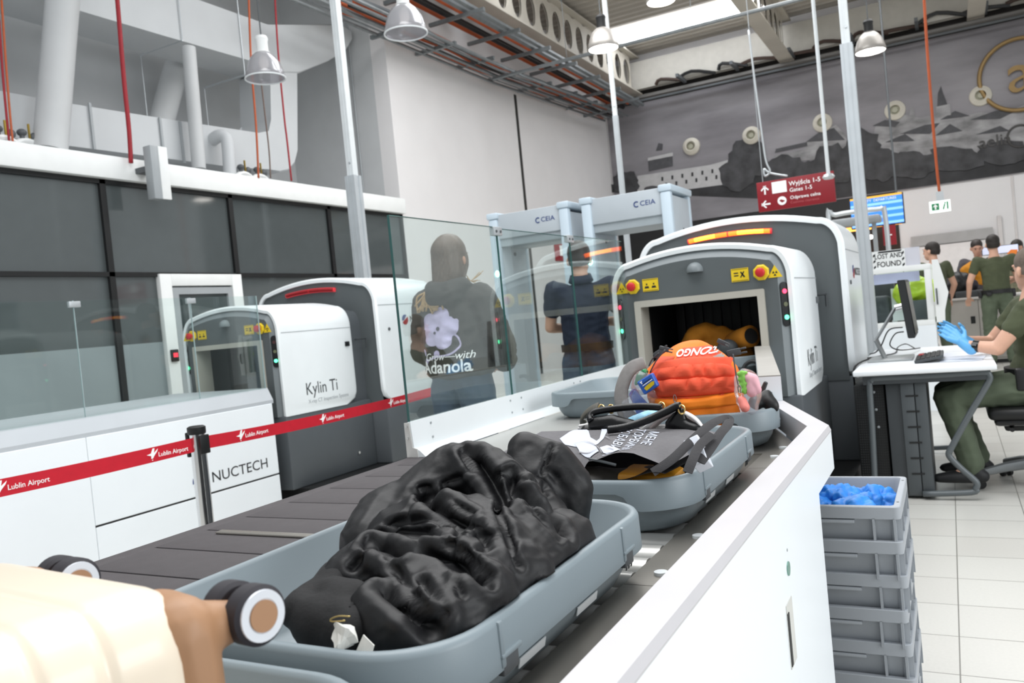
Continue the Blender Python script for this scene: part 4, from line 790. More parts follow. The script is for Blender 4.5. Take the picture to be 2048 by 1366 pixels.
# ------------------------------------------------------------------ barrier post with belt
qx, qy = -2.95, 4.66; s2 = thing('barrier_post', 'chrome barrier post at the far tape end, mostly hidden by the woman', 'barrier post', (qx, qy, 0)); obj('post_tube', cyl(B(), (qx, qy, .02), (qx, qy, .86), .032, n=20), mChrome, s2); obj('post_head', lathe(B(), [(.036, .855), (.038, .885), (.001, .89)], 20, (qx, qy, 0)), mBlack, s2); obj('foot', lathe(B(), [(.17, 0), (.17, .012), (.034, .03), (.001, .03)], 24, (qx, qy, 0)), mSteel, s2)
px_, py_ = -2.86, 2.44; st = thing('barrier_post', 'chrome barrier post with red airport tape stretched both ways', 'barrier post', (px_, py_, 0))
obj('post_tube', cyl(B(), (px_, py_, .02), (px_, py_, .86), .032, n=28), mChrome, st); obj('post_head', lathe(B(), [(.036, .855), (.038, .86), (.038, .885), (.03, .89), (.001, .89)], 28, (px_, py_, 0)), mBlack, st)
obj('foot', lathe(B(), [(.17, 0), (.17, .012), (.1, .022), (.034, .03), (.001, .03)], 32, (px_, py_, 0)), mSteel, st)
hd = obj('belt_slot', box(B(), px_-.04, px_-.024, py_-.03, py_+.03, .76, .865, .004), mBlack, st); obj('belt_slot', box(B(), px_+.024, px_+.04, py_-.02, py_+.03, .77, .85, .004), mBlack, st)
def belt(p0, p1, sag, hgt):
    p0 = V(p0); p1 = V(p1); n = 24; bm = B(); top = []; bot = []
    for k in range(n+1):
        u = k/n; p = p0.lerp(p1, u); p.z -= sag*4*u*(1-u); top.append(p+V((0, 0, hgt/2))); bot.append(p-V((0, 0, hgt/2)))
    loft(bm, [[a, b] for a, b in zip(top, bot)], caps=(False, False), closed=False); o = obj('tape', bm, mTape, st); return lambda u: (p0.lerp(p1, u)-V((0, 0, sag*4*u*(1-u))), (p1-p0).normalized(), o)
def bird(bm, m, s):
    for pts in ([(-.5, .05), (-.1, .12), (.1, .5), (.28, .5), (.18, .12), (.6, .42), (.5, .2), (.2, -.1), (.05, -.3), (-.1, -.3), (-.08, -.08)], [(-.05, -.45), (.06, -.45), (.04, -.38), (-.02, -.38)]): plate(bm, [(x*s, y*s) for x, y in pts], m, .0008)
L0 = aX(-160, 1003, px_-.0); L0 = V((px_+.02, .35, .83)); bL = belt((px_, py_-.03, .812), (px_+.03, .9, .835), .012, .06)
bR = belt((px_, py_+.03, .812), (-2.95, 4.62, .815), .02, .055)
def marks(f, us, hs):
    for u in us:
        p, d, o = f(u); 
        if d.y < 0: d = -d
        m = fr(p+V((.0015, 0, 0)), d, (0, 0, 1)); bm = B(); bird(bm, m, .05*hs); obj('bird_mark', bm, mWtxt, o); obj('lettering', textbm('Lublin Airport', .026*hs, m @ Matrix.Translation((.03*hs, -.004, .0)), 'LEFT', bold=.004), mWtxt, o)
marks(bL, (.135, .54), 1.0); marks(bR, (.10, .37, .66, .93), 1.0)
# ------------------------------------------------------------------ the operator's desk
YD = 4.98
dk = thing('office_desk', 'white topped desk with dark grey tube legs beside the scanner', 'desk', (-.17, 5.7, 0))
DZ = .735; bm = B(); box(bm, -.515, .185, YD-.03, 6.5, DZ-.032, DZ, .008, 3); obj('desk_top', bm, M('desk white', '#eceff2', .4, var=.015), dk)
obj('apron', box(B(), -.47, .155, YD+.02, 6.45, DZ-.085, DZ-.032), mCharc, dk, smooth=0)
K = lambda x, y, Y=YD+.03: aY(1640+x/3.105, 600+y/3.105, Y)
mLeg = M('leg grey', '#5a6063', .4, var=.04)
for Yl in (YD+.03, 6.4):
    pts = [K(640, 1205), K(940, 1195), K(968, 1170), K(975, 1140), K(950, 1110), K(880, 1050), K(815, 985), K(800, 955), K(815, 920), K(900, 760), K(1000, 590), K(1050, 500), K(1050, 468), K(1025, 450), K(900, 458), K(700, 472), K(500, 482), K(345, 490), K(318, 505), K(308, 530), K(325, 800), K(345, 1215)]
    obj('leg_frame', tube(B(), [(p.x, Yl, max(p.z, .02)) for p in spline(pts, 4)], .0165, 8), mLeg, dk, smooth=180)
pc = thing('drawer_pedestal', 'tall dark grey pedestal with six slots under the desk end', 'drawer unit', (-.2, 5.2, 0))
a, b, c, d = K(500, 485), K(662, 478), K(545, 1218), K(705, 1215); x0, x1 = (a.x+c.x)/2, (b.x+d.x)/2
bm = B(); box(bm, x0-.075, x1, YD+.06, YD+.55, .012, .655, .004); obj('pedestal_body', bm, mCharc, pc); 
bm = B(); box(bm, x0, x1-.062, YD+.045, YD+.06, .02, .65, .003); fp = obj('front_panel', bm, M('panel charcoal', '#4a4f52', .5), pc); obj('side_strip', box(B(), x1-.057, x1, YD+.045, YD+.06, .02, .65, .003), M('panel charcoal', '#4a4f52'), pc)
for k in range(6): z = K(555, 597+k*97).z; xm = x0+.055; obj('slot', box(B(), xm-.032, xm+.032, YD+.042, YD+.046, z-.005, z+.004), mBlack, fp, smooth=0)
pt = thing('computer_tower', 'black computer tower with perforated front under the desk', 'computer', (-.4, 5.3, 0))
a = K(335, 500); b = K(445, 500); xr = x0-.08; obj('tower_case', box(B(), xr-.165, xr-.005, YD+.1, YD+.5, .03, .64, .006), mBlack, pt)
bm = B()
for i in range(13):
    for j in range(40): xx, zz = xr-.155+i*.0115, .05+j*.0145; box(bm, xx, xx+.005, YD+.097, YD+.1, zz, zz+.006)
obj('mesh_front', bm, M('mesh grey', '#2c2f31', .5), pc if False else pt, smooth=0)
for k in range(3): obj('badge', ell(B(), (xr-.06+.005*k, YD+.095, .60-.1*k), (.008, .003, .008), sub=2), mGreyL, pt)
for sx in (-.15, -.02): obj('foot', cyl(B(), (xr+sx, YD+.2, 0), (xr+sx, YD+.2, .03), .015, n=10), mBlack, pt)
# monitor on a slim folding arm, seen edge on
mo = thing('monitor', 'black flat monitor seen from its edge on a grey folding arm', 'monitor', (-.38, 5.5, DZ))
def Q(x, y, Y): return aY(1640+x/3.105, 600+y/3.105, Y)
t0, t1 = aY(1802, 560, 5.45), aY(1823, 676, 5.45)
bm = B(); sl = (t1.x-t0.x)
loft(bm, [[(t0.x-.022, y, t0.z), (t0.x+.022, y, t0.z+.0), (t1.x+.022, y, t1.z), (t1.x-.018, y, t1.z)] for y in (5.42, 5.94)]); bmesh.ops.bevel(bm, geom=bm.edges[:], offset=.004, segments=2, affect='EDGES'); ms = obj('screen_case', bm, M('monitor black', '#1d1f21', .45), mo)
bm = B(); loft(bm, [[(t0.x+.0225, y, t0.z-.015), (t0.x+.0245, y, t0.z-.015), (t1.x+.0245, y, t1.z+.02), (t1.x+.0225, y, t1.z+.02)] for y in (5.435, 5.925)]); obj('screen_glass', bm, mBlackG, ms, smooth=0)
h0, h1, h2 = aY(1790, 616, 5.62), aY(1752, 680, 5.62), aY(1770, 712, 5.62)
mSt = M('stand grey', '#a7abac', .4, .4); bm = B(); tube(bm, [(t0.x+.0, 5.62, h0.z+.01), h0], .02, 10); obj('pivot', bm, mChrome, mo)
obj('arm', tube(B(), [h0, h1], .017, 8, flat=(.6, 1.6)), mSt, mo); obj('arm', tube(B(), [h1, (h2.x+.0, 5.62, DZ+.01)], .03, 8, flat=(.5, 1.5)), mSt, mo)
obj('stand_base', box(B(), h2.x-.09, h2.x+.16, 5.45, 5.8, DZ+.001, DZ+.012, .004), mSt, mo)
kb = thing('keyboard', 'black keyboard standing at an angle on the desk', 'keyboard', (0, 0, 0)); k0 = aZ(1862, 707, DZ+.01)
obj('keyboard_base', box(B(), -.075, .075, -.2, .2, 0, .016, .004), mCharc, kb); bm = B()
for i in range(5):
    for j in range(14): box(bm, -.065+i*.026, -.043+i*.026, -.19+j*.027, -.167+j*.027, .016, .021, .002, 1)
obj('keys', bm, mBlack, kb, smooth=0); obj('red_keys', box(B(), -.06, -.03, .08, .19, .02, .023, .001), mBtn, kb); kb.location = (k0.x, 5.42, DZ+.012); kb.rotation_euler = (0, -.16, 0)
for i, (x, y, rz) in enumerate([(1910, 703, .3), (1925, 708, -.1)]):
    p = aZ(x, y, DZ+.002); bm = B(); box(bm, -.105, .105, -.148, .148, 0, .0012); o = solo('paper_sheet', bm, M('paper', '#e8ecf5', .7), ['white paper sheet behind the blue gloves', 'white paper sheet on the desk under the forearm'][i], 'paper', 'papers on the desk', smooth=0); o.location = (min(.07, p.x), 5.35+.35*(1-i), DZ+.0005+.0016*i); o.rotation_euler = (0, 0, rz)
def wire(lab, pts, r=.004): solo('desk_cable', tube(B(), spline(pts, 6), r, 6), mBlack, lab, 'cable', smooth=180)
wire('black cable looping from the monitor to the desk', [(t0.x-.02, 5.6, .93), aY(1778, 660, 5.6), aY(1763, 690, 5.6), aY(1752, 704, 5.6), aY(1740, 708, 5.5)])
wire('second black cable looping lower behind the monitor', [(t0.x-.02, 5.65, .90), aY(1790, 668, 5.7), aY(1780, 690, 5.7), aY(1800, 700, 5.7), aZ(1840, 696, DZ+.012)])
wire('thin black cable lying in loops on the desk', [aZ(1735, 716, DZ+.006), aZ(1760, 712, DZ+.006), aZ(1790, 706, DZ+.006), aZ(1796, 694, DZ+.006), aZ(1812, 688, DZ+.006), aZ(1830, 697, DZ+.008)])
wire('black cable hanging down at the desk corner by the scanner', [aZ(1752, 714, DZ+.006), (-.53, 5.3, DZ), (-.55, 5.35, .6), (-.55, 5.4, .3), (-.54, 5.42, .01)], .006)
# office chair
ch = thing('office_chair', 'black swivel office chair under the seated officer', 'chair', (.36, 5.38, 0)); CX, CY = .37, 5.38
bm = B(); box(bm, CX-.24, CX+.24, CY-.24, CY+.24, .405, .47, .03, 3); obj('seat', bm, mBlack, ch); obj('seat_shell', box(B(), CX-.21, CX+.21, CY-.21, CY+.21, .37, .41, .02), mBlackG, ch)
bm = B(); box(bm, CX-.16, CX+.16, CY-.1, CY+.1, .325, .37, .015); cyl(bm, (CX-.13, CY-.2, .35), (CX-.13, CY-.02, .35), .012, n=8); obj('tilt_mechanism', bm, mBlack, ch)
obj('gas_post', cyl(cyl(B(), (CX, CY, .06), (CX, CY, .2), .03, n=16), (CX, CY, .2), (CX, CY, .35), .022, n=16), mCharc, ch)
for k in range(5):
    a = PI*1.07+2*PI*k/5; d_ = V((math.cos(a), math.sin(a), 0)); e = V((CX, CY, 0))+d_*.31; bm = B(); tube(bm, [V((CX, CY, .135))+d_*.02, V((CX, CY, .115))+d_*.17, e+V((0, 0, .085))], [.034, .028, .02], 8, flat=(1.0, .8)); obj('base_arm', bm, M('chair alu', '#85898b', .4, .5), ch)
    bm = B(); n_ = d_.cross(V((0, 0, 1)))
    for s in (-1, 1): cyl(bm, e+n_*.012*s+V((0, 0, .027)), e+n_*.028*s+V((0, 0, .027)), .027, n=14)
    cyl(bm, e+V((0, 0, .03)), e+V((0, 0, .085)), .009, n=8); obj('caster', bm, mBlack, ch)
bm = B(); bx_ = []; loft(bm, [[(CX+.26+.05*math.sin(PI*k/8), CY-.22*w_, .55+.5*k/8), (CX+.30+.05*math.sin(PI*k/8), CY-.22*w_, .55+.5*k/8), (CX+.30+.05*math.sin(PI*k/8), CY+.22*w_, .55+.5*k/8), (CX+.26+.05*math.sin(PI*k/8), CY+.22*w_, .55+.5*k/8)] for k, w_ in enumerate([.8, .9, 1, 1, 1, 1, .97, .9, .75])]); obj('backrest', bm, mBlack, ch); obj('back_bar', tube(B(), [(CX+.05, CY, .36), (CX+.27, CY, .38), (CX+.33, CY, .5), (CX+.33, CY, .7)], .02, 8), mBlack, ch)
# ------------------------------------------------------------------ lost property case behind the desk
YC = 8.5; lc = thing('lost_property_case', 'white framed glass case under the lost and found sign', 'display case', (-.35, YC, 0))
G = lambda x, y, Y=YC: aY(1640+x/4.017, 340+y/4.017, Y)
a, b, c = G(250, 800), G(890, 770), G(905, 1200); xa, xb, zt_, zb = G(215, 840).x, b.x, a.z-.02, c.z
def bar(x0, x1, z0, z1, y0=YC, y1=YC+.06): obj('frame_bar', box(B(), x0, x1, y0, y1, z0, z1, .004), mBand, lc)
bar(xa, xb, zt_-.05, zt_); bar(xb-.06, xb, zb, zt_-.05); bar(xa, xa+.05, zb, zt_-.05); bar(xa, xb, zb-.05, zb)
bar(xa, xb, zt_-.05, zt_, YC+.54, YC+.6); bar(xb-.06, xb, zb, zt_-.05, YC+.54, YC+.6)
obj('cabinet_body', box(B(), xa, xb, YC, YC+.6, 0, zb-.05), mPanel, lc, smooth=0)
obj('pane', box(B(), xa+.05, xb-.06, YC+.02, YC+.026, zb, zt_-.05), GLASS, lc, smooth=0); obj('back_panel', box(B(), xa, xb-.35, YC+.58, YC+.6, zb, zt_-.05), mCharc, lc, smooth=0)
bm = B(); w4 = [(b.x+.01, zt_+.03), (b.x+.06, zt_+.03), (b.x+.125, G(985, 985).z), (b.x+.085, G(950, 1130).z), (b.x+.08, zb-.03), (b.x+.01, zb-.03)]; prism(bm, w4, 'y', YC-.02, YC+.02); obj('side_wing', bm, mBand, lc, smooth=0); obj('wing_handle', tube(B(), [(b.x+.03, YC-.03, .98), (b.x+.03, YC-.05, 1.0), (b.x+.03, YC-.05, 1.1), (b.x+.03, YC-.03, 1.12)], .008, 6), mGreyD, lc)
for y0 in (YC,): obj('screen_strip', box(B(), G(300, 840).x, G(795, 830).x, YC+.1, YC+.13, zt_-.15, zt_-.055), M('lavender strip', '#c9c6e6', .5, emit=.2), lc, smooth=0)
sg = thing('lost_and_found_sign', 'white lost and found sign with black dashed border', 'sign', (G(545, 725).x, YC+.02, zt_)); p0, p1 = G(400, 800), G(675, 640)
SX, SZ = (G(410, 760).x+G(672, 690).x)/2, (zt_+G(540, 645).z)/2; sw, sh_ = (G(675, 720).x-G(408, 720).x)/2, (G(540, 645).z-zt_)/2
obj('sign_panel', box(B(), SX-sw+.012, SX+sw+.012, YC+.02, YC+.03, zt_, zt_+2*sh_), mBand, sg, smooth=0); m = fr((SX+.012, YC+.0195, SZ), (1, 0, 0), (0, 0, 1))
bm = B(); n_ = 6
for k in range(n_): x = -sw+.05+k*(2*sw-.1)/(n_-.4); plate(bm, [(x, sh_-.02), (x+.035, sh_-.02), (x+.045, sh_-.005), (x+.01, sh_-.005)], m)
for s in (-1, 1):
    for k in range(4): z = sh_-.02-k*.055; plate(bm, [(s*(sw-.018)-.01, z-.035), (s*(sw-.018)+.01, z-.02), (s*(sw-.018)+.01, z), (s*(sw-.018)-.01, z-.015)], m)
obj('dashed_border', bm, mBtxt, sg); obj('lettering', textbm('LOST AND', .064, m @ Matrix.Translation((0, .028, .001)), bold=.012, sx=.78), mBtxt, sg); obj('lettering', textbm('FOUND', .070, m @ Matrix.Translation((0, -.048, .001)), bold=.012, sx=.85), mBtxt, sg)
a, b = G(678, 800), G(795, 612); solo('acrylic_sheet', box(B(), a.x, b.x, YC+.05, YC+.055, zt_, b.z), glass_mat('milky acrylic', (.9, .9, .95), .4, .03, 1.45, .05, '#e4e6ee', .55), 'milky clear sheet standing right of the lost and found sign', 'sheet', smooth=0)
a, b = G(200, 820), G(300, 660); solo('acrylic_sheet', box(B(), a.x, b.x, YC+.05, YC+.055, zt_, b.z), glass_mat('milky acrylic2', (.9, .9, .95), .4, .03, 1.45, .05, '#e4e6ee', .55), 'milky clear sheet between the scanner and the wide pole', 'sheet', smooth=0)
bt2 = solo('property_tray', box(B(), G(690, 1050).x, G(880, 1050).x, YC+.12, YC+.5, zb, G(700, 1055).z, .01), mGreyD, 'dark grey box inside the case under the yellow-green bag', 'box')
a = G(790, 990); bm = B(); ell(bm, (a.x-.02, YC+.3, G(790, 1045).z+.07), (.22, .15, .13)); ell(bm, (a.x-.06, YC+.3, G(790, 1045).z+.16), (.09, .08, .09)); bm = wrinkle(sculpt(bm, .012, 3), .018, 9); solo('plastic_bag', bm, M('lime plastic', '#b8d628', .35, var=.06), 'yellow-green plastic bag inside the glass case', 'bag', smooth=180)
a = G(640, 900); bm = B(); box(bm, a.x-.1, a.x+.02, YC+.3, YC+.32, zb, zt_-.2); solo('notice_card', bm, mBand, 'white card with a light spot inside the glass case', 'card', smooth=0)
a = G(480, 960); bm = B(); box(bm, a.x-.16, a.x+.06, YC+.25, YC+.5, zb, zb+.25, .03); bm = wrinkle(sculpt(bm, .015, 3), .008, 8); solo('dark_case', bm, mCharc, 'dark suitcase standing inside the left of the glass case', 'suitcase', smooth=180)
# ------------------------------------------------------------------ inspection counter with its heap
YI = 12.9; H9 = lambda x, y, Y=YI: aY(1820+x/5.693, 460+y/5.693, Y)
ic = thing('inspection_counter', 'beige grey inspection counter with two black slot handles', 'counter', (.35, 13.2, 0)); a, b = H9(400, 785), H9(1300, 740)
IZ = H9(600, 775).z; obj('counter_top', box(B(), a.x-.05, b.x+.3, YI-.02, 13.6, IZ-.03, IZ, .004), M('counter top', '#c9c6c2', .5), ic)
xm = H9(782, 900).x; mC = M('counter beige', '#aeaaa4', .55, var=.03)
for x0, x1 in ((a.x-.04, xm-.004), (xm+.004, xm+.72), (xm+.728, b.x+.28)):
    d = obj('door', box(B(), x0, x1, YI, YI+.02, .08, IZ-.035, .003), mC, ic); hx = x1-.10 if x1 < xm+.01 else x0+.035; obj('slot_handle', box(B(), hx, hx+.055, YI-.003, YI+.0, IZ-.36, IZ-.26), mBlack, d, smooth=0)
obj('carcass', box(B(), a.x-.04, b.x+.28, YI+.02, 13.58, .05, IZ-.03), mC, ic, smooth=0); obj('plinth', box(B(), a.x-.02, b.x+.25, YI+.05, 13.5, 0, .05), mBlack, ic, smooth=0)
a, b = H9(520, 760), H9(700, 690); bm = B(); box(bm, a.x, b.x+.15, YI+.05, YI+.4, IZ+.001, b.z, .02); solo('dark_tray', bm, mCharc, 'dark grey tray on the inspection counter', 'tray')
def heap(nm, lab, cat, c, r, mat, amp=.02, sc=8):
    bm = B(); ell(bm, c, r, sub=3); solo(nm, wrinkle(sculpt(bm, max(.012, r[0]*.06), 2), amp, sc), mat, lab, cat, smooth=180)
a = H9(540, 620); heap('black_bag', 'black holdall heaped on the inspection counter behind the dark tray', 'bag', (a.x, YI+.25, a.z-.03), (.22, .14, .20), mBlack)
a = H9(650, 620); heap('folded_garment', 'dark purple garment heaped beside the black holdall', 'clothing', (a.x, YI+.25, a.z-.02), (.13, .13, .10), M('dark purple cloth', '#2c2630', .8))
a = H9(1080, 210, 14.5); b = H9(825, 250, 14.5); c = H9(1230, 190, 14.5); ls = thing('display_screen', 'pale lit screen behind the standing officers with orange patches', 'screen', (c.x, 14.5, 1.4)); 
obj('screen_face', box(B(), b.x, c.x, 14.49, 14.5, H9(1000, 268, 14.5).z, H9(1000, 185, 14.5).z), M('screen lavender', '#d5daf0', .4, emit=.5), ls, smooth=0); obj('screen_case', box(B(), b.x-.01, c.x+.01, 14.5, 14.54, H9(1000, 275, 14.5).z, H9(1000, 180, 14.5).z), mBlack, ls); q = H9(1150, 245, 14.5)
bm = B(); m = fr((q.x, 14.487, q.z), (1, 0, 0), (0, 0, 1)); plate(bm, [(-.06, -.03), (.06, -.05), (.09, .02), (0, .03)], m); obj('screen_picture', bm, M('screen orange', '#e07a28', .5, emit=.3), ls); obj('stand', tube(B(), [(q.x-.1, 14.55, 0), (q.x-.1, 14.55, 1.4)], .03, 8), mGreyD, ls)
# ------------------------------------------------------------------ people
mSkin = M('skin', '#d2a48c', .5, var=.06, scale=12); mSkinF = M('skin tan', '#c49680', .55, var=.06, scale=12)
mHairD = M('dark hair', '#2a211d', .55, var=.25, scale=40, stretch=(8, 8, 1)); mHairB = M('black hair', '#231c17', .6, var=.2, scale=40); mHairL = M('blond hair ends', '#b3946c', .55, var=.25, scale=40, stretch=(8, 8, 1)); mHairBr = M('brown hair', '#66564c', .55, var=.3, scale=30, stretch=(9, 9, 1)); mHairG = M('short hair', '#6b5f55', .8, var=.15, scale=60)
mOlive = M('olive shirt', '#4a5039', .85, var=.1, scale=14, bump=.15, bs=300); mOliveT = M('olive trousers', '#545e4c', .85, var=.1, scale=12, bump=.15, bs=250)
mNavy = M('navy polo', '#1d2538', .85, var=.08, scale=14); mJean = M('jeans', '#3d4a5c', .85, var=.18, scale=10, bump=.15, bs=300); mHood = M('charcoal hoodie', '#464240', .92, var=.1, scale=16, bump=.2, bs=350)
mShoe = M('black shoe', '#17181a', .6); mBelt = M('belt black', '#141416', .5); mGlove = M('blue glove', '#5fa8dd', .4, var=.05, scale=15)
mEyeW = M('eye', '#1a1412', .3)
def hand(bm, w, d, up, L=.18, curl=.35, side=1, spread=.12):
    """palm and five fingers from the wrist w along d; up = back of the hand; the thumb leaves the side of the palm"""
    d = V(d).normalized(); up = V(up); up = (up-d*up.dot(d)).normalized(); sd = d.cross(up)*side; k = L/.18
    for o in (-.028, -.009, .01, .028): hull(bm, [(w+d*.012*k, .017*k), (w+d*.088*k+sd*o*k, .0135*k)], 2)
    for o, ln in ((-.030, .055), (-.010, .072), (.010, .078), (.029, .070)):
        a = w+d*.088*k+sd*o*k; d1 = (d+sd*o*spread*60*.16).normalized(); d1 = (d1-up*curl*.6).normalized(); d2 = (d1-up*curl).normalized(); d3 = (d2-up*curl).normalized()
        b = a+d1*ln*.45*k; c = b+d2*ln*.33*k; e = c+d3*ln*.26*k; hull(bm, [(a, .0098*k), (b, .0092*k), (c, .0085*k), (e, .0072*k)], 1)
    a = w+d*.03*k+sd*.026*k; d1 = (d*.7+sd*.75-up*.15).normalized(); d2 = (d*.95+sd*.3-up*.2).normalized(); b = a+d1*.04*k; hull(bm, [(w+d*.025*k, .018*k), (a, .015*k), (b, .0115*k), (b+d2*.032*k, .0088*k)], 1)
def head(bm, c, yaw=0, pitch=0, s=1.):
    R = (Matrix.Rotation(yaw, 3, 'Z') @ Matrix.Rotation(pitch, 3, 'X')); P = lambda x, y, z: V(c)+R@(V((x, y, z))*s)
    ell(bm, P(0, -.012, .028), (.076*s, .094*s, .092*s), R); ell(bm, P(0, .02, -.03), (.062*s, .075*s, .085*s), R); ell(bm, P(0, .045, -.082), (.04*s, .045*s, .035*s), R)
    hull(bm, [(P(0, .088, .012), .010*s), (P(0, .108, -.022), .014*s)], 1); ell(bm, P(0, .088, -.058), (.024*s, .012*s, .009*s), R, 2); ell(bm, P(0, .086, -.07), (.02*s, .011*s, .008*s), R, 2); ell(bm, P(0, .082, .03), (.055*s, .016*s, .012*s), R, 2)
    for k in (-1, 1): ell(bm, P(k*.078, -.008, -.012), (.012*s, .02*s, .032*s), R @ Matrix.Rotation(k*.35, 3, 'Z'), 2); ell(bm, P(k*.03, .082, .012), (.014*s, .008*s, .008*s), R, 2)
    return P, R
def person(label, loc, rz, J, vox=.012, hair=None, hairm=None, shirt=None, trous=None, sleeve=.5, shoe=True, face=True, hd=(0, 0), curl=.35, loose=0., group=None, skin=None, belt=None, gloves=None, hup=None):
    t = thing('person', label, 'person', (0, 0, 0), group); g = lambda k: V(J[k]); bm = B()
    P, R = head(bm, g('head'), *hd); hull(bm, [(g('head')+V((0, -.02, -.06)), .052), (g('neck'), .056)]); hull(bm, [(g('neck')+V((0, 0, -.01)), .06), (g('chest'), (.125, .085, .1))])
    hull(bm, [(g('chest'), (.145, .095, .12)), (g('waist'), (.125, .085, .08)), (g('pelvis'), (.145, .1, .09))])
    for s, k in (('L', -1), ('R', 1)):
        hull(bm, [(g('chest')+V((k*.08, 0, .05)), .06), (g('sh'+s), .053), (g('el'+s), .040), (g('wr'+s), .027)])
        d = g('ha'+s)-g('wr'+s); up = (hup or {}).get(s, (0, .2, 1) if abs(d.normalized().z) < .7 else (k, .3, 0))
        if not gloves: hand(bm, g('wr'+s), d, up, curl=curl, side=-k if abs(d.normalized().z) < .7 else (1 if k > 0 else -1))
        hull(bm, [(g('pelvis')+V((k*.05, 0, -.02)), .08), (g('hip'+s), .085), (g('kn'+s), .056), (g('an'+s), .038)]); hull(bm, [(g('an'+s), .036), (g('an'+s).lerp(g('to'+s), .5)+V((0, 0, .012)), .022)])
    body = obj('body', sculpt(bm, vox*.72, 3, .5), skin or mSkin, t, smooth=180)
    if gloves:
        bm = B()
        for s, k in (('L', -1), ('R', 1)):
            d = g('ha'+s)-g('wr'+s); hand(bm, g('wr'+s), d, (hup or {}).get(s, (0, 0, 1)), L=.19, curl=curl, side=-k); hull(bm, [(g('wr'+s)-d.normalized()*.035, .034), (g('wr'+s)+d.normalized()*.02, .03)], 2)
        obj('gloves', sculpt(bm, .0045, 2, .4), gloves, t, smooth=180)
    if face:
        for k in (-1, 1): obj('eye', ell(B(), P(k*.031, .089, .010), (.010, .005, .006), R, 2), mEyeW, body)
        obj('mouth', ell(B(), P(0, .099, -.064), (.022, .003, .003), R, 2), M('lips', '#9c5f55', .5), body)
        for k in (-1, 1): obj('eyebrow', ell(B(), P(k*.032, .094, .034), (.019, .004, .004), R, 2), hairm or mHairD, body)
    lo = loose
    if shirt:
        bm = B(); hull(bm, [(g('neck')+V((0, -.005, -.035)), (.07, .065, .03)), (g('chest')+V((0, 0, .02)), (.165+lo, .11+lo*.6, .11))])
        hull(bm, [(g('chest'), (.168+lo, .112+lo*.6, .13)), (g('waist'), (.155+lo*1.3, .108+lo, .09)), (g('pelvis')+V((0, 0, .045)), (.160+lo*1.2, .118+lo*.8, .06))])
        for s, k in (('L', -1), ('R', 1)):
            a, e, w = g('sh'+s), g('el'+s), g('wr'+s); m = a.lerp(e, sleeve) if sleeve < 1 else e
            hull(bm, [(g('chest')+V((k*.09, 0, .06)), .075+lo*.3), (a, .066+lo*.4), (m, .056+lo*.5)])
            if sleeve >= 1: hull(bm, [(e, .056+lo*.5), (e.lerp(w, .75), .046+lo*.5), (e.lerp(w, .97), .036+lo*.2)])
        if lo > .02: bm = merge2(bm, hoodpart(g))
        bm = wrinkle(sculpt(bm, vox*.85, 4), .006+lo*.12, 9, dirv=(1, 1, 1.6)); so_ = obj('shirt' if lo < .02 else 'hoodie', bm, shirt, t, smooth=180)
    else: so_ = None
    if trous:
        bm = B()
        for s, k in (('L', -1), ('R', 1)): hull(bm, [(g('pelvis')+V((k*.04, 0, .02)), (.125, .112, .09)), (g('hip'+s), .098), (g('kn'+s), .073), (g('an'+s)+V((0, 0, .02)), .060)])
        obj('trousers', wrinkle(sculpt(bm, vox*.85, 3), .009, 8, dirv=(1, 1, 1.5)), trous, t, smooth=180)
    if shoe:
        for s in 'LR':
            a, q = g('an'+s), g('to'+s); f = (q-a)*V((1, 1, 0)); f = f.normalized() if f.length > .01 else V((0, 1, 0)); h = a.z-.045
            bm = B(); hull(bm, [((a.x, a.y, a.z), .047), (V((a.x, a.y, h))-f*.03, (.042, .05, .038))]); hull(bm, [(V((a.x, a.y, h))-f*.04, (.04, .045, .04)), (V((a.x, a.y, h))+f*.10, (.046, .046, .036)), (V((a.x, a.y, h-.005))+f*.17, (.036, .036, .026))]); obj('shoe', sculpt(bm, max(.008, vox*.7), 2), mShoe, t, smooth=180)
    if belt:
        p = g('pelvis')+V((0, 0, .05)); bm = B(); loft(bm, [[p+V(((.172+o)*math.cos(a), (.128+o)*math.sin(a), z)) for a in [2*PI*k/32 for k in range(32)]] for o, z in ((-.02, -.03), (.008, -.028), (.01, .022), (-.02, .024))], caps=(False, False)); b = obj('belt', bm, mBelt, t)
        for a, w_, h_ in belt: c = p+V((.185*math.cos(a), .14*math.sin(a), -.03)); obj('pouch', box(B(), c.x-w_/2, c.x+w_/2, c.y-.03, c.y+.03, c.z-h_/2, c.z+h_/2, .012), mBelt, b)
    if hair: hair(t, P, R, hairm)
    t.location = loc; t.rotation_euler = (0, 0, rz); return t, body, so_, P
def merge2(a, b): merge(a, b); return a
def hoodpart(g):
    bm = B(); n = g('neck'); hull(bm, [(n+V((-.085, -.03, .0)), (.05, .05, .055)), (n+V((-.04, -.095, -.03)), (.06, .045, .07)), (n+V((.04, -.095, -.03)), (.06, .045, .07)), (n+V((.085, -.03, .0)), (.05, .05, .055))]); hull(bm, [(n+V((-.08, .03, -.02)), (.04, .045, .045)), (n+V((.0, .08, -.05)), (.06, .04, .04)), (n+V((.08, .03, -.02)), (.04, .045, .045))]); return bm
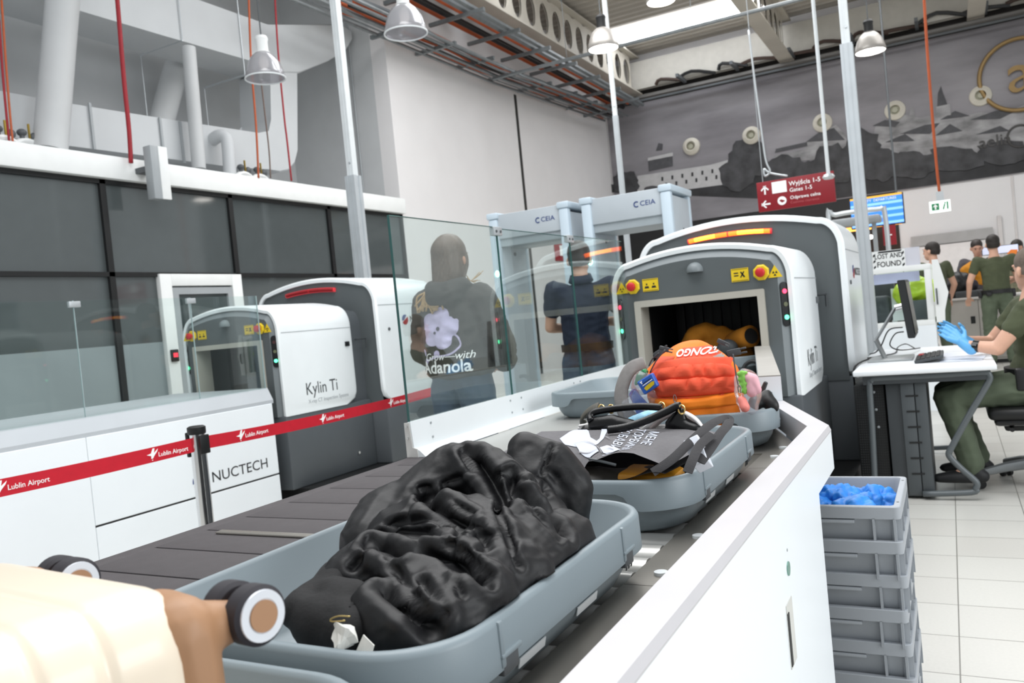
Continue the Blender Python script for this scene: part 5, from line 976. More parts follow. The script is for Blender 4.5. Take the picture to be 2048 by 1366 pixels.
def short_hair(t, P, R, m):
    bm = B(); ell(bm, P(0, -.018, .045), (.081, .097, .088), R); ell(bm, P(0, -.04, .0), (.078, .075, .08), R); bm = sculpt(bm, .008, 2)
    bmesh.ops.bisect_plane(bm, geom=bm.verts[:]+bm.edges[:]+bm.faces[:], plane_co=P(0, .06, .045), plane_no=R @ V((0, .8, -.6)), clear_outer=True); bmesh.ops.bisect_plane(bm, geom=bm.verts[:]+bm.edges[:]+bm.faces[:], plane_co=P(0, -.06, -.045), plane_no=R @ V((0, .25, -1)), clear_outer=True); obj('hair', bm, m, t, smooth=180)
# --- the woman in the printed hoodie
def long_hair(t, P, R, m):
    bm = B(); ell(bm, P(0, -.02, .04), (.088, .105, .094), R); hull(bm, [(P(0, -.045, .02), (.085, .075, .08)), (P(0, -.06, -.08), (.084, .065, .06)), (P(-.01, -.075, -.15), (.07, .055, .045))]); hull(bm, [(P(.07, .01, .0), (.02, .035, .05)), (P(.068, .0, -.10), (.018, .03, .03))])
    bm = wrinkle(sculpt(bm, .008, 2), .006, 14, dirv=(1, 1, .15)); bmesh.ops.bisect_plane(bm, geom=bm.verts[:]+bm.edges[:]+bm.faces[:], plane_co=P(0, .055, .04), plane_no=R @ V((0, .9, -.45)), clear_outer=True); h = obj('hair', bm, m, t, smooth=180)
    rr = random.Random(3); bm = B()
    for k in range(34):
        x0 = rr.uniform(-.07, .02); a = P(x0, -.11, -.12); tube(bm, spline([a, P(x0*1.25-.015, -.135, -.16), P(x0*1.3-.03+rr.uniform(-.03, .02), -.15, -.20+rr.uniform(-.02, .02)), P(x0*1.3-.03+rr.uniform(-.05, .03), -.155, -.245+rr.uniform(-.035, .03))], 4), .0055, 5)
    for k in range(7): tube(bm, spline([P(.07, .02, -.09), P(.085, .03, -.12), P(.085+rr.uniform(0, .05), .05+rr.uniform(0, .05), -.10+rr.uniform(-.05, .03))], 4), .002, 4)
    obj('loose_hair', bm, mHairL, h, 'lighter loose hair ends over the hood', smooth=180)
Jw = dict(head=(.0, .02, 1.555), neck=(0, -.01, 1.40), chest=(0, 0, 1.24), waist=(0, 0, 1.06), pelvis=(0, 0, .93), shL=(-.165, 0, 1.335), shR=(.165, 0, 1.335), elL=(-.235, .03, 1.09), elR=(.255, .0, 1.09), wrL=(-.15, .2, .98), wrR=(.17, .19, .975), haL=(-.05, .27, .97), haR=(.07, .26, .965), hipL=(-.085, 0, .86), hipR=(.085, 0, .86), knL=(-.09, .02, .48), knR=(.09, .02, .48), anL=(-.09, -.02, .09), anR=(.09, -.02, .09), toL=(-.1, .12, .03), toR=(.1, .12, .03))
w_, wb, wh, WP = person('dark-haired woman seen from behind in a charcoal hoodie with lilac flower print', (-2.30, 3.7, 0), .02, Jw, .011, long_hair, mHairBr, mHood, mJean, 1., loose=.035, skin=mSkinF)
bv = BVHTree.FromPolygons([v.co.copy() for v in wh.data.vertices], [tuple(p.vertices) for p in wh.data.polygons])
mLil = M('lilac print', '#cfc4e6', .8, var=.08, scale=25); mLilD = M('print dark', '#3a3542', .8); m = fr((-.03, -.6, 1.20), (1, 0, 0), (0, 0, 1))
def pt(name, pts, mat, par, off=.003): 
    bm = B(); flat(bm, pts, m); bmesh.ops.triangulate(bm, faces=bm.faces[:]); return obj(name, drape(bm, bv, (0, 1, 0), off, .014, 4), mat, par, smooth=0)
pr = None; bm = B()
for k in range(5):
    a = math.radians(75+72*k); c = (.062*math.cos(a), .062*math.sin(a)); flat(bm, [(c[0]+(.058 if i % 9 else .05)*math.cos(2*PI*i/18)*(1 if True else 1), c[1]+.05*math.sin(2*PI*i/18)) for i in range(18)], m)
flat(bm, circ(.04, 12), m); bmesh.ops.triangulate(bm, faces=bm.faces[:]); pr = obj('flower_print', drape(bm, bv, (0, 1, 0), .003, .012, 4), mLil, wh, 'lilac flower print', smooth=0)
def strip(pts, wd):
    P_ = spline([(x, y, 0) for x, y in pts], 6); out = B(); L_ = []
    for i, p in enumerate(P_):
        d = (P_[min(i+1, len(P_)-1)]-P_[max(i-1, 0)]).normalized(); n = V((-d.y, d.x, 0)); L_.append([m @ (p+n*wd), m @ (p-n*wd)])
    loft(out, L_, caps=(False, False), closed=False); return drape(out, bv, (0, 1, 0), .003, .02, 1)
obj('flower_print', strip([(-.10, -.165), (-.03, -.145), (.06, -.135), (.115, -.10), (.115, -.06), (.085, -.03), (.09, .0), (.11, .015)], .005), mLil, wh, smooth=0)
for x, y, r in ((.105, .03, .014), (.075, .045, .013), (-.115, -.12, .02), (-.10, -.165, .018), (-.02, -.13, .02)): pt('flower_print', circ(r, 10, (x, y)), mLil, wh)
pt('flower_print', circ(.011, 10), mLilD, wh, .006); pt('flower_print', circ(.008, 8, (-.02, -.02)), mLilD, wh, .006)
for s, y, sz, bd, x in (('Adanola', -.20, .092, .016, .02), ('Grow—with', -.145, .056, .0, .04)):
    bm = textbm(s, sz, m @ Matrix.Translation((x, y, 0)), bold=bd, ext=0, sx=.98, shear=.25 if bd == 0 else 0); obj('lettering', drape(bm, bv, (0, 1, 0), .006, .012, 4), mWtxt, wh, smooth=0)
# --- the man in the navy polo
Jm = dict(head=(0, .02, 1.585), neck=(0, -.01, 1.44), chest=(0, 0, 1.27), waist=(0, 0, 1.08), pelvis=(0, 0, .93), shL=(-.195, 0, 1.385), shR=(.195, 0, 1.385), elL=(-.25, .05, 1.13), elR=(.25, .06, 1.13), wrL=(-.08, .24, 1.10), wrR=(.06, .25, 1.14), haL=(.06, .26, 1.13), haR=(-.08, .27, 1.15), hipL=(-.09, 0, .86), hipR=(.09, 0, .86), knL=(-.11, .02, .48), knR=(.11, .02, .48), anL=(-.12, -.02, .09), anR=(.12, -.02, .09), toL=(-.14, .12, .03), toR=(.14, .12, .03))
p = aY(1160, 540, 5.3); mm, _, ms_, MP = person('short-haired man in a navy polo shirt seen from behind through the glass', (p.x, 5.3, 0), .33, Jm, .012, short_hair, mHairD, mNavy, mJean, .55, loose=.008, skin=mSkin, belt=[(PI*1.5, .001, .001)])
bm = B(); c = V(Jm['neck']); loft(bm, [[c+V(((.066+o)*math.cos(a), (.062+o)*math.sin(a)-.005, z+.012*math.sin(a))) for a in [2*PI*k/24 for k in range(24)]] for o, z in ((.0, .035), (.006, .038), (.022, -.01), (.012, -.02))], caps=(False, False)); obj('collar', bm, mNavy, ms_, smooth=180)
# --- officers by the inspection counter
Jg = dict(Jm); Jg.update(elL=(-.30, -.01, 1.13), elR=(.26, .08, 1.13), wrL=(-.31, .10, .93), wrR=(.14, .3, 1.05), haL=(-.31, .18, .86), haR=(.05, .38, 1.04))
p = aY(1990, 540, 12.35); person('officer in olive uniform seen from behind, resting a hand on the dark tray', (p.x, 12.35, 0), .12, {k: (v[0], v[1], v[2]*1.0) for k, v in Jg.items()}, .014, short_hair, mHairB, mOlive, mOliveT, .5, skin=mSkin, belt=[(PI*.98, .05, .09), (0, .05, .1), (PI*1.3, .06, .05)])
Jg = dict(Jm); Jg.update(elL=(-.22, .12, 1.16), elR=(.29, -.02, 1.12), wrL=(-.16, .36, 1.2), wrR=(.28, .06, .93), haL=(-.14, .46, 1.24), haR=(.27, .10, .85))
p = aY(1868, 540, 12.4); person('officer in olive uniform turned left behind the lost property case', (p.x, 12.4, 0), .75, Jg, .014, short_hair, mHairB, mOlive, mOliveT, .5, skin=mSkin, belt=[(0, .05, .1), (PI*1.2, .06, .05)], hd=(.35, 0))
Jg = dict(Jm); Jg.update(elL=(-.27, .10, 1.15), elR=(.27, .10, 1.15), wrL=(-.16, .33, 1.2), wrR=(.16, .33, 1.2), haL=(-.10, .42, 1.2), haR=(.10, .42, 1.2))
p = aY(1954, 494, 14.2); mGr = M('grey shirt', '#4a474c', .85, var=.08); person('balding man looking down behind the counter, holding the ochre jacket', (p.x, 14.2, 0), PI-.25, {k: (v[0], v[1], v[2]+p.z-1.60) if v[2] > .7 else v for k, v in Jg.items()}, .014, short_hair, mHairD, mGr, mBelt, .5, skin=mSkinF, hd=(.35, -.35))
q = aY(1950, 540, 13.75); bm = B(); c = V((q.x, 13.72, q.z))
hull(bm, [(c+V((.09, 0, .09)), (.12, .05, .04)), (c+V((.08, 0, -.12)), (.11, .05, .1))]); hull(bm, [(c+V((.0, -.02, .08)), .065), (c+V((-.12, -.04, .0)), .07), (c+V((-.10, -.05, -.12)), .065)]); hull(bm, [(c+V((.18, -.02, .08)), .06), (c+V((.2, -.04, -.15)), .05)])
solo('ochre_jacket', wrinkle(sculpt(bm, .012, 2), .014, 9), M('ochre cloth', '#b9790f', .8, var=.1, scale=12), 'ochre jacket held up over the inspection counter', 'jacket', smooth=180)
p = aY(2037, 494, 14.6); Jg = dict(Jm); person('dark-haired person in pale camouflage partly hidden at the right edge', (p.x, 14.9, 0), PI*.8, {k: (v[0], v[1], v[2]+p.z-1.585) if v[2] > .7 else v for k, v in Jm.items()}, .015, short_hair, mHairB, M('camouflage', '#8d8c74', .85, var=.45, scale=16), M('camouflage', '#8d8c74'), 1., skin=mSkinF)
# --- the seated officer in blue gloves; local y points to the desk (world -x), local x away from the camera
sx_, sy_ = .36, 5.38                                        # hip on the chair
loc = lambda X, Y, Z: (Y-sy_, -(X-sx_), Z)
Js = dict(head=loc(.40, 5.40, 1.205), neck=loc(.40, 5.40, 1.07), chest=loc(.39, 5.40, .92), waist=loc(.40, 5.39, .73), pelvis=loc(.37, 5.38, .60), shL=loc(.37, 5.225, 1.0), shR=loc(.36, 5.575, 1.0), elL=loc(.205, 5.20, .795), elR=loc(.19, 5.62, .80), wrL=loc(.055, 5.24, .822), wrR=loc(.055, 5.44, .835), haL=loc(-.03, 5.28, .90), haR=loc(-.04, 5.42, .92), hipL=loc(.33, 5.29, .56), hipR=loc(.33, 5.49, .56), knL=loc(-.055, 5.25, .535), knR=loc(-.055, 5.50, .535), anL=loc(.035, 5.23, .13), anR=loc(.07, 5.50, .13), toL=loc(-.13, 5.21, .04), toR=loc(-.1, 5.50, .04))
sg_, sb, ss, SP = person('seated officer in olive uniform wearing bright blue gloves at the desk', (sx_, sy_, 0), PI/2, Js, .010, None, None, mOlive, mOliveT, .5, skin=mSkin, hd=(-1.0, 0), gloves=mGlove, curl=.22, hup={'L': (-.75, .25, .6), 'R': (.75, .25, .6)}, belt=[(PI*.85, .07, .12), (PI*1.1, .05, .14), (PI*1.3, .06, .07)])
R = Matrix.Rotation(-1.0, 3, 'Z'); bm = B(); ell(bm, SP(0, -.015, .045), (.080, .098, .087), R); ell(bm, SP(0, -.035, .0), (.077, .075, .08), R); bm = sculpt(bm, .006, 2)
bmesh.ops.bisect_plane(bm, geom=bm.verts[:]+bm.edges[:]+bm.faces[:], plane_co=SP(0, .06, .05), plane_no=R @ V((0, .8, -.6)), clear_outer=True); bmesh.ops.bisect_plane(bm, geom=bm.verts[:]+bm.edges[:]+bm.faces[:], plane_co=SP(0, -.06, -.03), plane_no=R @ V((0, .25, -1)), clear_outer=True); obj('hair', bm, mHairG, sg_, smooth=180)
a, b = V(Js['wrL']), V(Js['elL']); d = (b-a).normalized(); obj('wrist_watch', cyl(cyl(B(), a+d*.036, a+d*.066, .0335, n=20), a+d*.038+V((-.03, .01, .01)), a+d*.064+V((-.03, .01, .01)), .012, n=4), mBlackG, sg_)
a = V(Js['elL']).lerp(V(Js['shL']), .35); obj('tattoo', ell(B(), a+V((-.039, 0, .004)), (.003, .004, .022), sub=2), M('tattoo', '#8e7468', .6), sb)
# ------------------------------------------------------------------ cream suitcase lying in the nearest tray
mCream = M('cream shell', '#eee0cb', .38, var=.015, coat=.2); mTan = M('tan bumper', '#a9805f', .5, var=.04); mTyre = M('wheel tyre', '#2c2a30', .6)
su = thing('suitcase', 'cream ribbed suitcase with tan corner guards and black wheels at the lower left', 'suitcase'); hw, hl, z0, z1 = .178, .245, .0, .222
bm = B(); ny = 150
def sect(y):
    e = 1.0; d = hl-abs(y); r = .05
    ins = r-math.sqrt(max(0, r*r-max(0, r-d)**2)); rib = -.0030*(.5-.5*math.cos(2*PI*y/.045))**10 if d > .06 else 0
    w = hw-ins+rib; h0, h1 = z0+ins-rib, z1-ins+rib; return [V((p.x, y, (h0+h1)/2+p.y)) for p in rrect(2*w, h1-h0, max(.012, .055-ins*.4), 7)]
loft(bm, [sect(-hl+2*hl*(.5-.5*math.cos(PI*k/ny)) if k in (0, 1, 2, 3, ny, ny-1, ny-2, ny-3) else -hl+2*hl*k/ny) for k in range(ny+1)]); obj('shell', bm, mCream, su, smooth=60)
obj('zip_seam', (lambda b: (loft(b, [[V((p.x, y, z1/2+p.y*1.0)) for p in rrect(.0, .0, .0, 2)] for y in (0, .001)]), b)[1])(B()), mTan, su) if False else None
bm = B(); loft(bm, [[V((p.x, p.y, z)) for p in rrect(2*hw+.004, 2*hl+.004, .05, 7)] for z in (z1/2-.006, z1/2+.006)], caps=(False, False)); obj('zip_band', bm, mTan, su)
for sx in (1, -1):
    for top in (1, 0):
        zc = z1-.043 if top else .040; bm = B(); u = 1 if top else -1
        # corner guard hugging the shell's corner, with a bracket reaching out to the wheel
        hull(bm, [((sx*(hw-.026), hl-.018, zc-.06*u), (.030, .026, .03)), ((sx*(hw-.027), hl-.020, zc+.000*u), (.031, .028, .032)), ((sx*(hw-.06), hl-.018, zc+.004*u), (.028, .026, .029))])
        hull(bm, [((sx*(hw-.03), hl-.02, zc), .027), ((sx*(hw-.022), hl+.028, zc-.004*u), (.016, .018, .016))]); g = obj('corner_guard', sculpt(bm, .004, 3), mTan, su, 'tan corner guard', smooth=180)
        for o in (-.016, .016):
            xw = sx*(hw-.022)+o; yw = hl+.034; R = Matrix.Rotation(PI/2, 3, 'Y'); wl = obj('wheel', lathe(B(), [(.012, -.0105), (.021, -.0105), (.0245, -.0075), (.0245, .0075), (.021, .0105), (.012, .0105)], 32, (xw, yw, zc), R), mTyre, g)
            s = 1 if o > 0 else -1; obj('hub', lathe(B(), [(.0, .0112*s), (.0135, .0112*s), (.0138, .0118*s), (.0205, .0118*s), (.021, .0100*s)], 32, (xw, yw, zc), R, caps=False), M('hub silver', '#dfe3ea', .3, .3), wl); obj('hub_cap', cyl(B(), (xw+.010*s, yw, zc), (xw+.0128*s, yw, zc), .0128, n=24), mTan, wl)
obj('side_handle', tube(B(), spline([(hw-.005, .02, z1*.5), (hw+.014, .035, z1*.5), (hw+.016, .10, z1*.5), (hw+.014, .165, z1*.5), (hw-.005, .18, z1*.5)], 4), .011, 8, flat=(1, .8)), mTan, su)
th = math.radians(-9); wx, wy = hw-.004, hl+.034
nw = V((-.510, .478)); su.location = (nw.x-(wx*math.cos(th)-wy*math.sin(th)), nw.y-(wx*math.sin(th)+wy*math.cos(th)), .800); su.rotation_euler = (0, math.radians(-1.5), th)
# ------------------------------------------------------------------ the black padded coat
mCoat = M('black nylon', '#0c0c0f', .5, var=.12, scale=10, bump=.55, bs=38, spec=.4); mCoatIn = M('black knit', '#0f0f11', .8, var=.15, scale=30, bump=.3, bs=200)
cb = thing('padded_coat', 'big crumpled black padded coat heaped in the nearest tray', 'coat', (-.68, 1.0, .79))
def hp_(bm, L): hull(bm, [(aY(x, y, Y), r) for x, y, Y, r in L])
bm = B(); ell(bm, (-.64, .98, .84), (.17, .20, .055)); ell(bm, (-.62, .92, .87), (.15, .15, .05))
hp_(bm, [(800, 1060, .96, .045), (845, 1000, 1.02, .048), (912, 948, 1.06, .050), (975, 955, 1.06, .048), (1025, 1010, 1.03, .048), (1050, 1085, .98, .048), (1030, 1140, .92, .05)])
hp_(bm, [(955, 965, 1.10, .042), (1035, 985, 1.13, .042), (1090, 1040, 1.11, .040), (1105, 1095, 1.06, .042)])
hp_(bm, [(740, 1090, .92, .045), (775, 1035, .98, .05), (845, 1010, 1.03, .05)])
hp_(bm, [(815, 1090, .93, .062), (920, 1085, .94, .068), (1000, 1120, .92, .06)]); hp_(bm, [(1125, 1085, 1.06, .05), (1045, 1150, .93, .055), (960, 1222, .82, .05), (890, 1262, .745, .042)])
hp_(bm, [(880, 1150, .86, .055), (965, 1170, .85, .052), (1040, 1150, .90, .045)])
hp_(bm, [(700, 1165, .80, .040), (742, 1140, .83, .046), (800, 1150, .83, .048), (855, 1200, .79, .042), (890, 1245, .74, .036)])
hp_(bm, [(760, 1240, .735, .040), (825, 1262, .715, .038), (905, 1240, .755, .042), (965, 1195, .81, .045)])
bm = sculpt(bm, .0038, 5, .5)
def onmesh(bm, pts):
    bv_ = BVHTree.FromBMesh(bm); out = []
    for (x0, y0), (x1, y1) in zip(pts, pts[1:]):
        for k in range(4):
            h = bv_.ray_cast(EYE, ray(x0+(x1-x0)*k/4, y0+(y1-y0)*k/4).normalized())
            if h[0] is not None: out.append(h[0])
    return out if len(out) > 1 else [V((9, 9, 9)), V((9, 9, 9.1))]
deep = [onmesh(bm, q) for q in ([(944, 905), (976, 952), (992, 985), (1004, 1020)], [(1030, 945), (1018, 985), (1036, 975), (1080, 1006), (1140, 1085)], [(756, 1082), (788, 1098), (844, 1102), (900, 1108), (916, 1124), (985, 1165)], [(772, 1176), (804, 1200), (844, 1232), (868, 1255)], [(848, 992), (890, 1020), (935, 1050)])]
fine = [onmesh(bm, q) for q in ([(840, 978), (900, 962), (948, 944)], [(842, 994), (808, 1038), (756, 1070)], [(896, 1080), (912, 1108)], [(916, 1132), (914, 1168), (926, 1200)], [(860, 1060), (930, 1056), (1000, 1076)], [(990, 985), (1003, 1060), (1030, 1110)], [(720, 1180), (760, 1165), (800, 1172)])]
L25 = lambda Q: [(500+x/2.5, 820+y/2.5) for x, y in Q]
folds = [onmesh(bm, L25(q)) for q in ([(1050, 200), (1100, 270), (1110, 315)], [(1060, 190), (1130, 260), (1190, 330)], [(1200, 340), (1270, 312), (1330, 290)], [(1340, 330), (1440, 370)], [(1480, 380), (1470, 430)], [(870, 430), (940, 480), (1010, 540), (1080, 570)], [(970, 400), (1050, 480), (1130, 520)], [(690, 570), (790, 555), (900, 550), (1000, 590), (1080, 590), (1180, 580)], [(650, 620), (740, 600), (850, 610), (960, 640)], [(960, 640), (1000, 690), (1050, 620), (1090, 570)], [(1050, 700), (1130, 780), (1210, 840)], [(1060, 740), (1150, 850), (1200, 900)], [(1230, 480), (1290, 600), (1310, 700), (1350, 800)], [(560, 690), (640, 670), (720, 720), (770, 760)], [(520, 930), (610, 880)], [(700, 740), (740, 820), (820, 930), (900, 1040)], [(860, 850), (950, 960), (1000, 1030)], [(600, 640), (560, 740), (500, 800)], [(1150, 620), (1190, 680), (1130, 720)], [(1400, 480), (1480, 580), (1560, 680)])]
bm = wrinkle(bm, .0, 9, deep, .022, .011); bm = wrinkle(bm, .0030, 9, fine, .006, .0042, ridge=False, dirv=(1.4, .5, 1.0)); bm = wrinkle(bm, .0014, 34, folds, .0095, .0058, ridge=True, dirv=(1, .4, 1.4), off=4)
def fit_tray(bm):
    for v in bm.verts:
        v.co.z = max(v.co.z, .7885); lim = .240-.05*sstep(.885, .79, v.co.z); dx = v.co.x+.709
        if abs(dx) > lim and v.co.z < .885: v.co.x = -.709+math.copysign(lim, dx)
        if v.co.z < .884: v.co.y = min(1.275, max(v.co.y, .665))
    return bm
obj('coat_body', fit_tray(bm), mCoat, cb, smooth=180)
bm = B(); hp_(bm, [(1052, 900, 1.19, .030), (1105, 925, 1.20, .036), (1140, 975, 1.20, .040), (1128, 1045, 1.19, .042)]); hp_(bm, [(1052, 900, 1.19, .030), (1060, 960, 1.17, .045), (1090, 1020, 1.17, .05)]); hp_(bm, [(1105, 925, 1.20, .036), (1095, 990, 1.19, .045)])
bm = sculpt(bm, .005, 4); q = [onmesh(bm, [(1112, 868), (1096, 916), (1082, 956)])]; w2 = [onmesh(bm, [(1090, 940), (1120, 962)]), onmesh(bm, [(1080, 962), (1130, 1010), (1150, 1060)])]
bm = wrinkle(bm, .004, 10, q, .008, .004, ridge=False); bm = wrinkle(bm, .0015, 30, w2, .004, .006); obj('hood', fit_tray(bm), mCoat, cb, smooth=180)
bm = B(); hp_(bm, [(600, 1225, .715, .020), (640, 1212, .75, .030), (690, 1165, .80, .034)]); hp_(bm, [(625, 1240, .715, .026), (668, 1245, .72, .032), (712, 1262, .705, .026)]); hp_(bm, [(640, 1212, .75, .030), (700, 1225, .74, .034)])
bm = wrinkle(sculpt(bm, .005, 3), .008, 15, off=2, dirv=(1, 1, .6)); obj('drawstring_hem', fit_tray(bm), mCoatIn, cb, 'dull black gathered hem of the coat', smooth=180)
obj('drawstring', tube(B(), spline([aY(720, 1178, .74), aY(716, 1192, .72), aY(708, 1205, .71), aY(700, 1216, .70)], 5), .0022, 6), mCoatIn, cb)
p = aY(672, 1238, .66); solo('hair_pin', tube(B(), spline([aY(700, 1233, .655), aY(678, 1232, .655), aY(662, 1238, .655), aY(664, 1243, .655), aY(690, 1241, .655)], 4), .0009, 6), M('gold wire', '#c9b277', .3, .9), 'thin gold wire clip on the coat hem above the paper scrap', 'clip', smooth=180)
bm = B(); c = aY(682, 1268, .655); rr = random.Random(5)
pts = [(-.022, 0, -.012), (-.014, .004, .014), (.004, -.006, .022), (.016, .0, .012), (.022, .006, -.016), (.004, -.012, -.02), (-.006, .016, -.018), (.012, .02, .004)]
t_ = bmesh.new(); [t_.verts.new(c+V(p)*.72) for p in pts]; bmesh.ops.convex_hull(t_, input=t_.verts[:]); bmesh.ops.subdivide_edges(t_, edges=t_.edges[:], cuts=2, use_grid_fill=True)
for v in t_.verts: v.co += noise.noise_vector(v.co*70)*.006
merge(bm, t_); a = c+V((.026, .0, -.012)); loft(bm, [[a+V((-.012, 0, -.01)), a+V((.0, .004, .012)), a+V((.016, 0, .004)), a+V((.014, -.003, -.004))], [a+V((-.012, .001, -.01)), a+V((.0, .005, .012)), a+V((.016, .001, .004)), a+V((.014, -.002, -.004))]])
ps = solo('paper_scrap', bm, M('receipt paper', '#e6e5df', .8, var=.08, scale=60), 'crumpled white paper scrap at the front of the coat', 'paper', smooth=10)
# ------------------------------------------------------------------ second tray: felt tote, handbag, headphones, straps
mFelt = M('grey felt', '#9a989b', .95, var=.05, scale=120, bump=.15, bs=500); mFeltD = M('dark lining', '#1c1a1b', .9)
tt = thing('tote_bag', 'grey felt tote bag with pale print and lettering lying over the second tray', 'bag', (-.62, 1.6, .86))
def tz(u, v):                                             # u: left to right, v: near to far
    x = -.90+u*.415+.02*v*u; y = 1.46+v*.33-.05*(1-u)*(1-v)*0; z = .905+.022*v+.012*math.sin(u*3)*(1-v)
    if v < .35 and u < .62: k = (.35-v)/.35; z -= .055*k**2*sstep(.62, .5, u); y += .03*k**2
    if u > .62: z += .02*sstep(.62, .8, u)*(1-v)**2
    z -= .02*max(0, u-.85)/.15*(1-v*.3); return V((x, y, z))
nu, nv = 48, 34; bm = B(); g = [[bm.verts.new(tz(i/nu, j/nv)) for j in range(nv+1)] for i in range(nu+1)]
for i in range(nu):
    for j in range(nv): bm.faces.new((g[i][j], g[i+1][j], g[i+1][j+1], g[i][j+1]))
ret = bmesh.ops.solidify(bm, geom=bm.faces[:], thickness=.003); fl_ = obj('front_flap', bm, mFelt, tt, smooth=60); tv = BVHTree.FromPolygons([v.co+ORG[tt.name] for v in fl_.data.vertices], [tuple(p.vertices) for p in fl_.data.polygons])
bm = B(); g = [[bm.verts.new(tz(i/nu, j/nv)-V((0, .012, .012+.05*sstep(.2, .9, i/nu)*(1-.6*j/nv)*sstep(1.0, .75, i/nu)))) for j in range(nv+1)] for i in range(10, nu+1)]
for i in range(len(g)-1):
    for j in range(nv): bm.faces.new((g[i][j], g[i+1][j], g[i+1][j+1], g[i][j+1]))
bmesh.ops.solidify(bm, geom=bm.faces[:], thickness=.002); obj('back_flap', bm, mFeltD, tt, smooth=60)
def tp(name, bm, mat, off=.0016): bmesh.ops.triangulate(bm, faces=bm.faces[:]); return obj(name, drape(bm, tv, (0, 0, -1), off, .016, 3), mat, fl_, smooth=0)
mPr = M('pale print', '#c6cbd8', .8)
def aT(x, y): p = aZ(x, y, .915); return (p.x, p.y)
o_, ax_, ay_ = V(aT(1309, 873)), (V(aT(1287, 905))-V(aT(1309, 873)))/3.1, (V(aT(1310, 873))-V(aT(1283, 869)))/1.12
for k, t_ in enumerate(('МЕНЕ', 'ТОРБИНА', 'ДОБАВИТИ')):
    q = o_-ay_*1.05*k; m = Matrix(((ax_.x, ay_.x, 0, q.x), (ax_.y, ay_.y, 0, q.y), (0, 0, 1, 1.2), (0, 0, 0, 1))); tp('lettering', textbm(t_, 1.0, m, 'LEFT', bold=.012, ext=0, sx=.92 if k else 1), mPr)
def blob(pts): b_ = B(); flat(b_, [(p[0], p[1], 1.2) for p in pts]); return b_
tp('pale_shape', blob([aT(*q) for q in [(1120, 885), (1140, 874), (1165, 866), (1178, 872), (1182, 884), (1194, 890), (1200, 886), (1204, 872), (1208, 860), (1214, 860), (1216, 872), (1208, 886), (1196, 896), (1176, 902), (1150, 900), (1130, 896)]]), mPr); tp('pale_shape', blob([aT(*q) for q in [(1150, 896), (1170, 893), (1192, 900), (1198, 908), (1180, 914), (1160, 908)]]), mPr, .0024)
tp('pale_shape', blob([aT(*q) for q in [(1200, 902), (1215, 898), (1232, 902), (1242, 910), (1225, 914), (1208, 912)]]), mPr, .002)
for q in ([(1150, 896), (1175, 893), (1196, 902), (1204, 912)], [(1158, 908), (1180, 909), (1196, 905)], [(1206, 908), (1218, 904), (1228, 908)], [(1196, 890), (1210, 884), (1220, 888)]):
    L_ = [aT(*c) for c in q]; P_ = spline([(a, b, 1.2) for a, b in L_], 5); o = B(); loft(o, [[p+V((0, .0016, 0)), p-V((0, .0016, 0))] for p in P_], caps=(False, False), closed=False); tp('print_line', o, mFelt, .004)
mWeb = M('webbing', '#3b3a3c', .85, var=.08, scale=60, bump=.3, bs=350)
def webbing(lab, pts, w=.013, par=None): 
    bm = tube(B(), spline(pts, 7), w, 8, flat=(.14, 1), up=(.35, -.75, .9)); return obj('strap', bm, mWeb, par, lab, smooth=60)
webbing(None, [aY(1305, 945, 1.45), aY(1345, 918, 1.47), aY(1385, 880, 1.52), aY(1420, 850, 1.58), aY(1445, 838, 1.62), aY(1458, 838, 1.63), aY(1455, 850, 1.60), aY(1440, 868, 1.56), aY(1422, 895, 1.52), aY(1400, 925, 1.48)], .0095, tt); webbing(None, [aY(1375, 945, 1.44), aY(1385, 920, 1.46), aY(1400, 890, 1.5), aY(1425, 868, 1.54)], .009, tt)
bm = B(); hull(bm, [((-.86, 1.54, .865), (.05, .05, .03)), ((-.72, 1.515, .865), (.05, .045, .032)), ((-.60, 1.53, .86), (.05, .05, .025)), ((-.55, 1.56, .86), (.05, .05, .025))]); obj('lower_pocket', wrinkle(sculpt(bm, .007, 3), .004, 12), M('bag side black', '#34312b', .5, var=.1), tt, 'black zipped underside', smooth=180)
obj('zip', tube(B(), spline([aY(1178, 918, 1.468), aY(1200, 922, 1.463), aY(1232, 930, 1.463)], 5), .003, 6), mGreyD, tt, smooth=180)
c = aY(1345, 945, 1.47); bm = B(); box(bm, c.x-.125, c.x-.012, 1.49, 1.59, .835, .885, .01); pk = solo('orange_packet', bm, M('orange packet', '#e09a28', .45, var=.06), 'orange yellow packet poking out under the felt tote', 'packet'); pk.rotation_euler = (0, .06, .05)
bm = B(); c = aY(1412, 888, 1.56); box(bm, c.x-.018, c.x+.012, 1.5, 1.56, c.z-.02, c.z+.012, .002); o = solo('paper_tag', bm, M('paper', '#e8ecf5'), 'white paper tag between the tote straps', 'tag', smooth=0); o.rotation_euler = (.9, -.4, .2)
mLeat = M('black leather', '#09090b', .3, var=.1, scale=40, spec=.35, bump=.15, bs=220); mGoldR = M('gold ring', '#d8b878', .25, .9)
hb = thing('handbag', 'black leather handbag with rolled handles and gold rings behind the felt tote', 'handbag', (-.68, 1.86, .79))
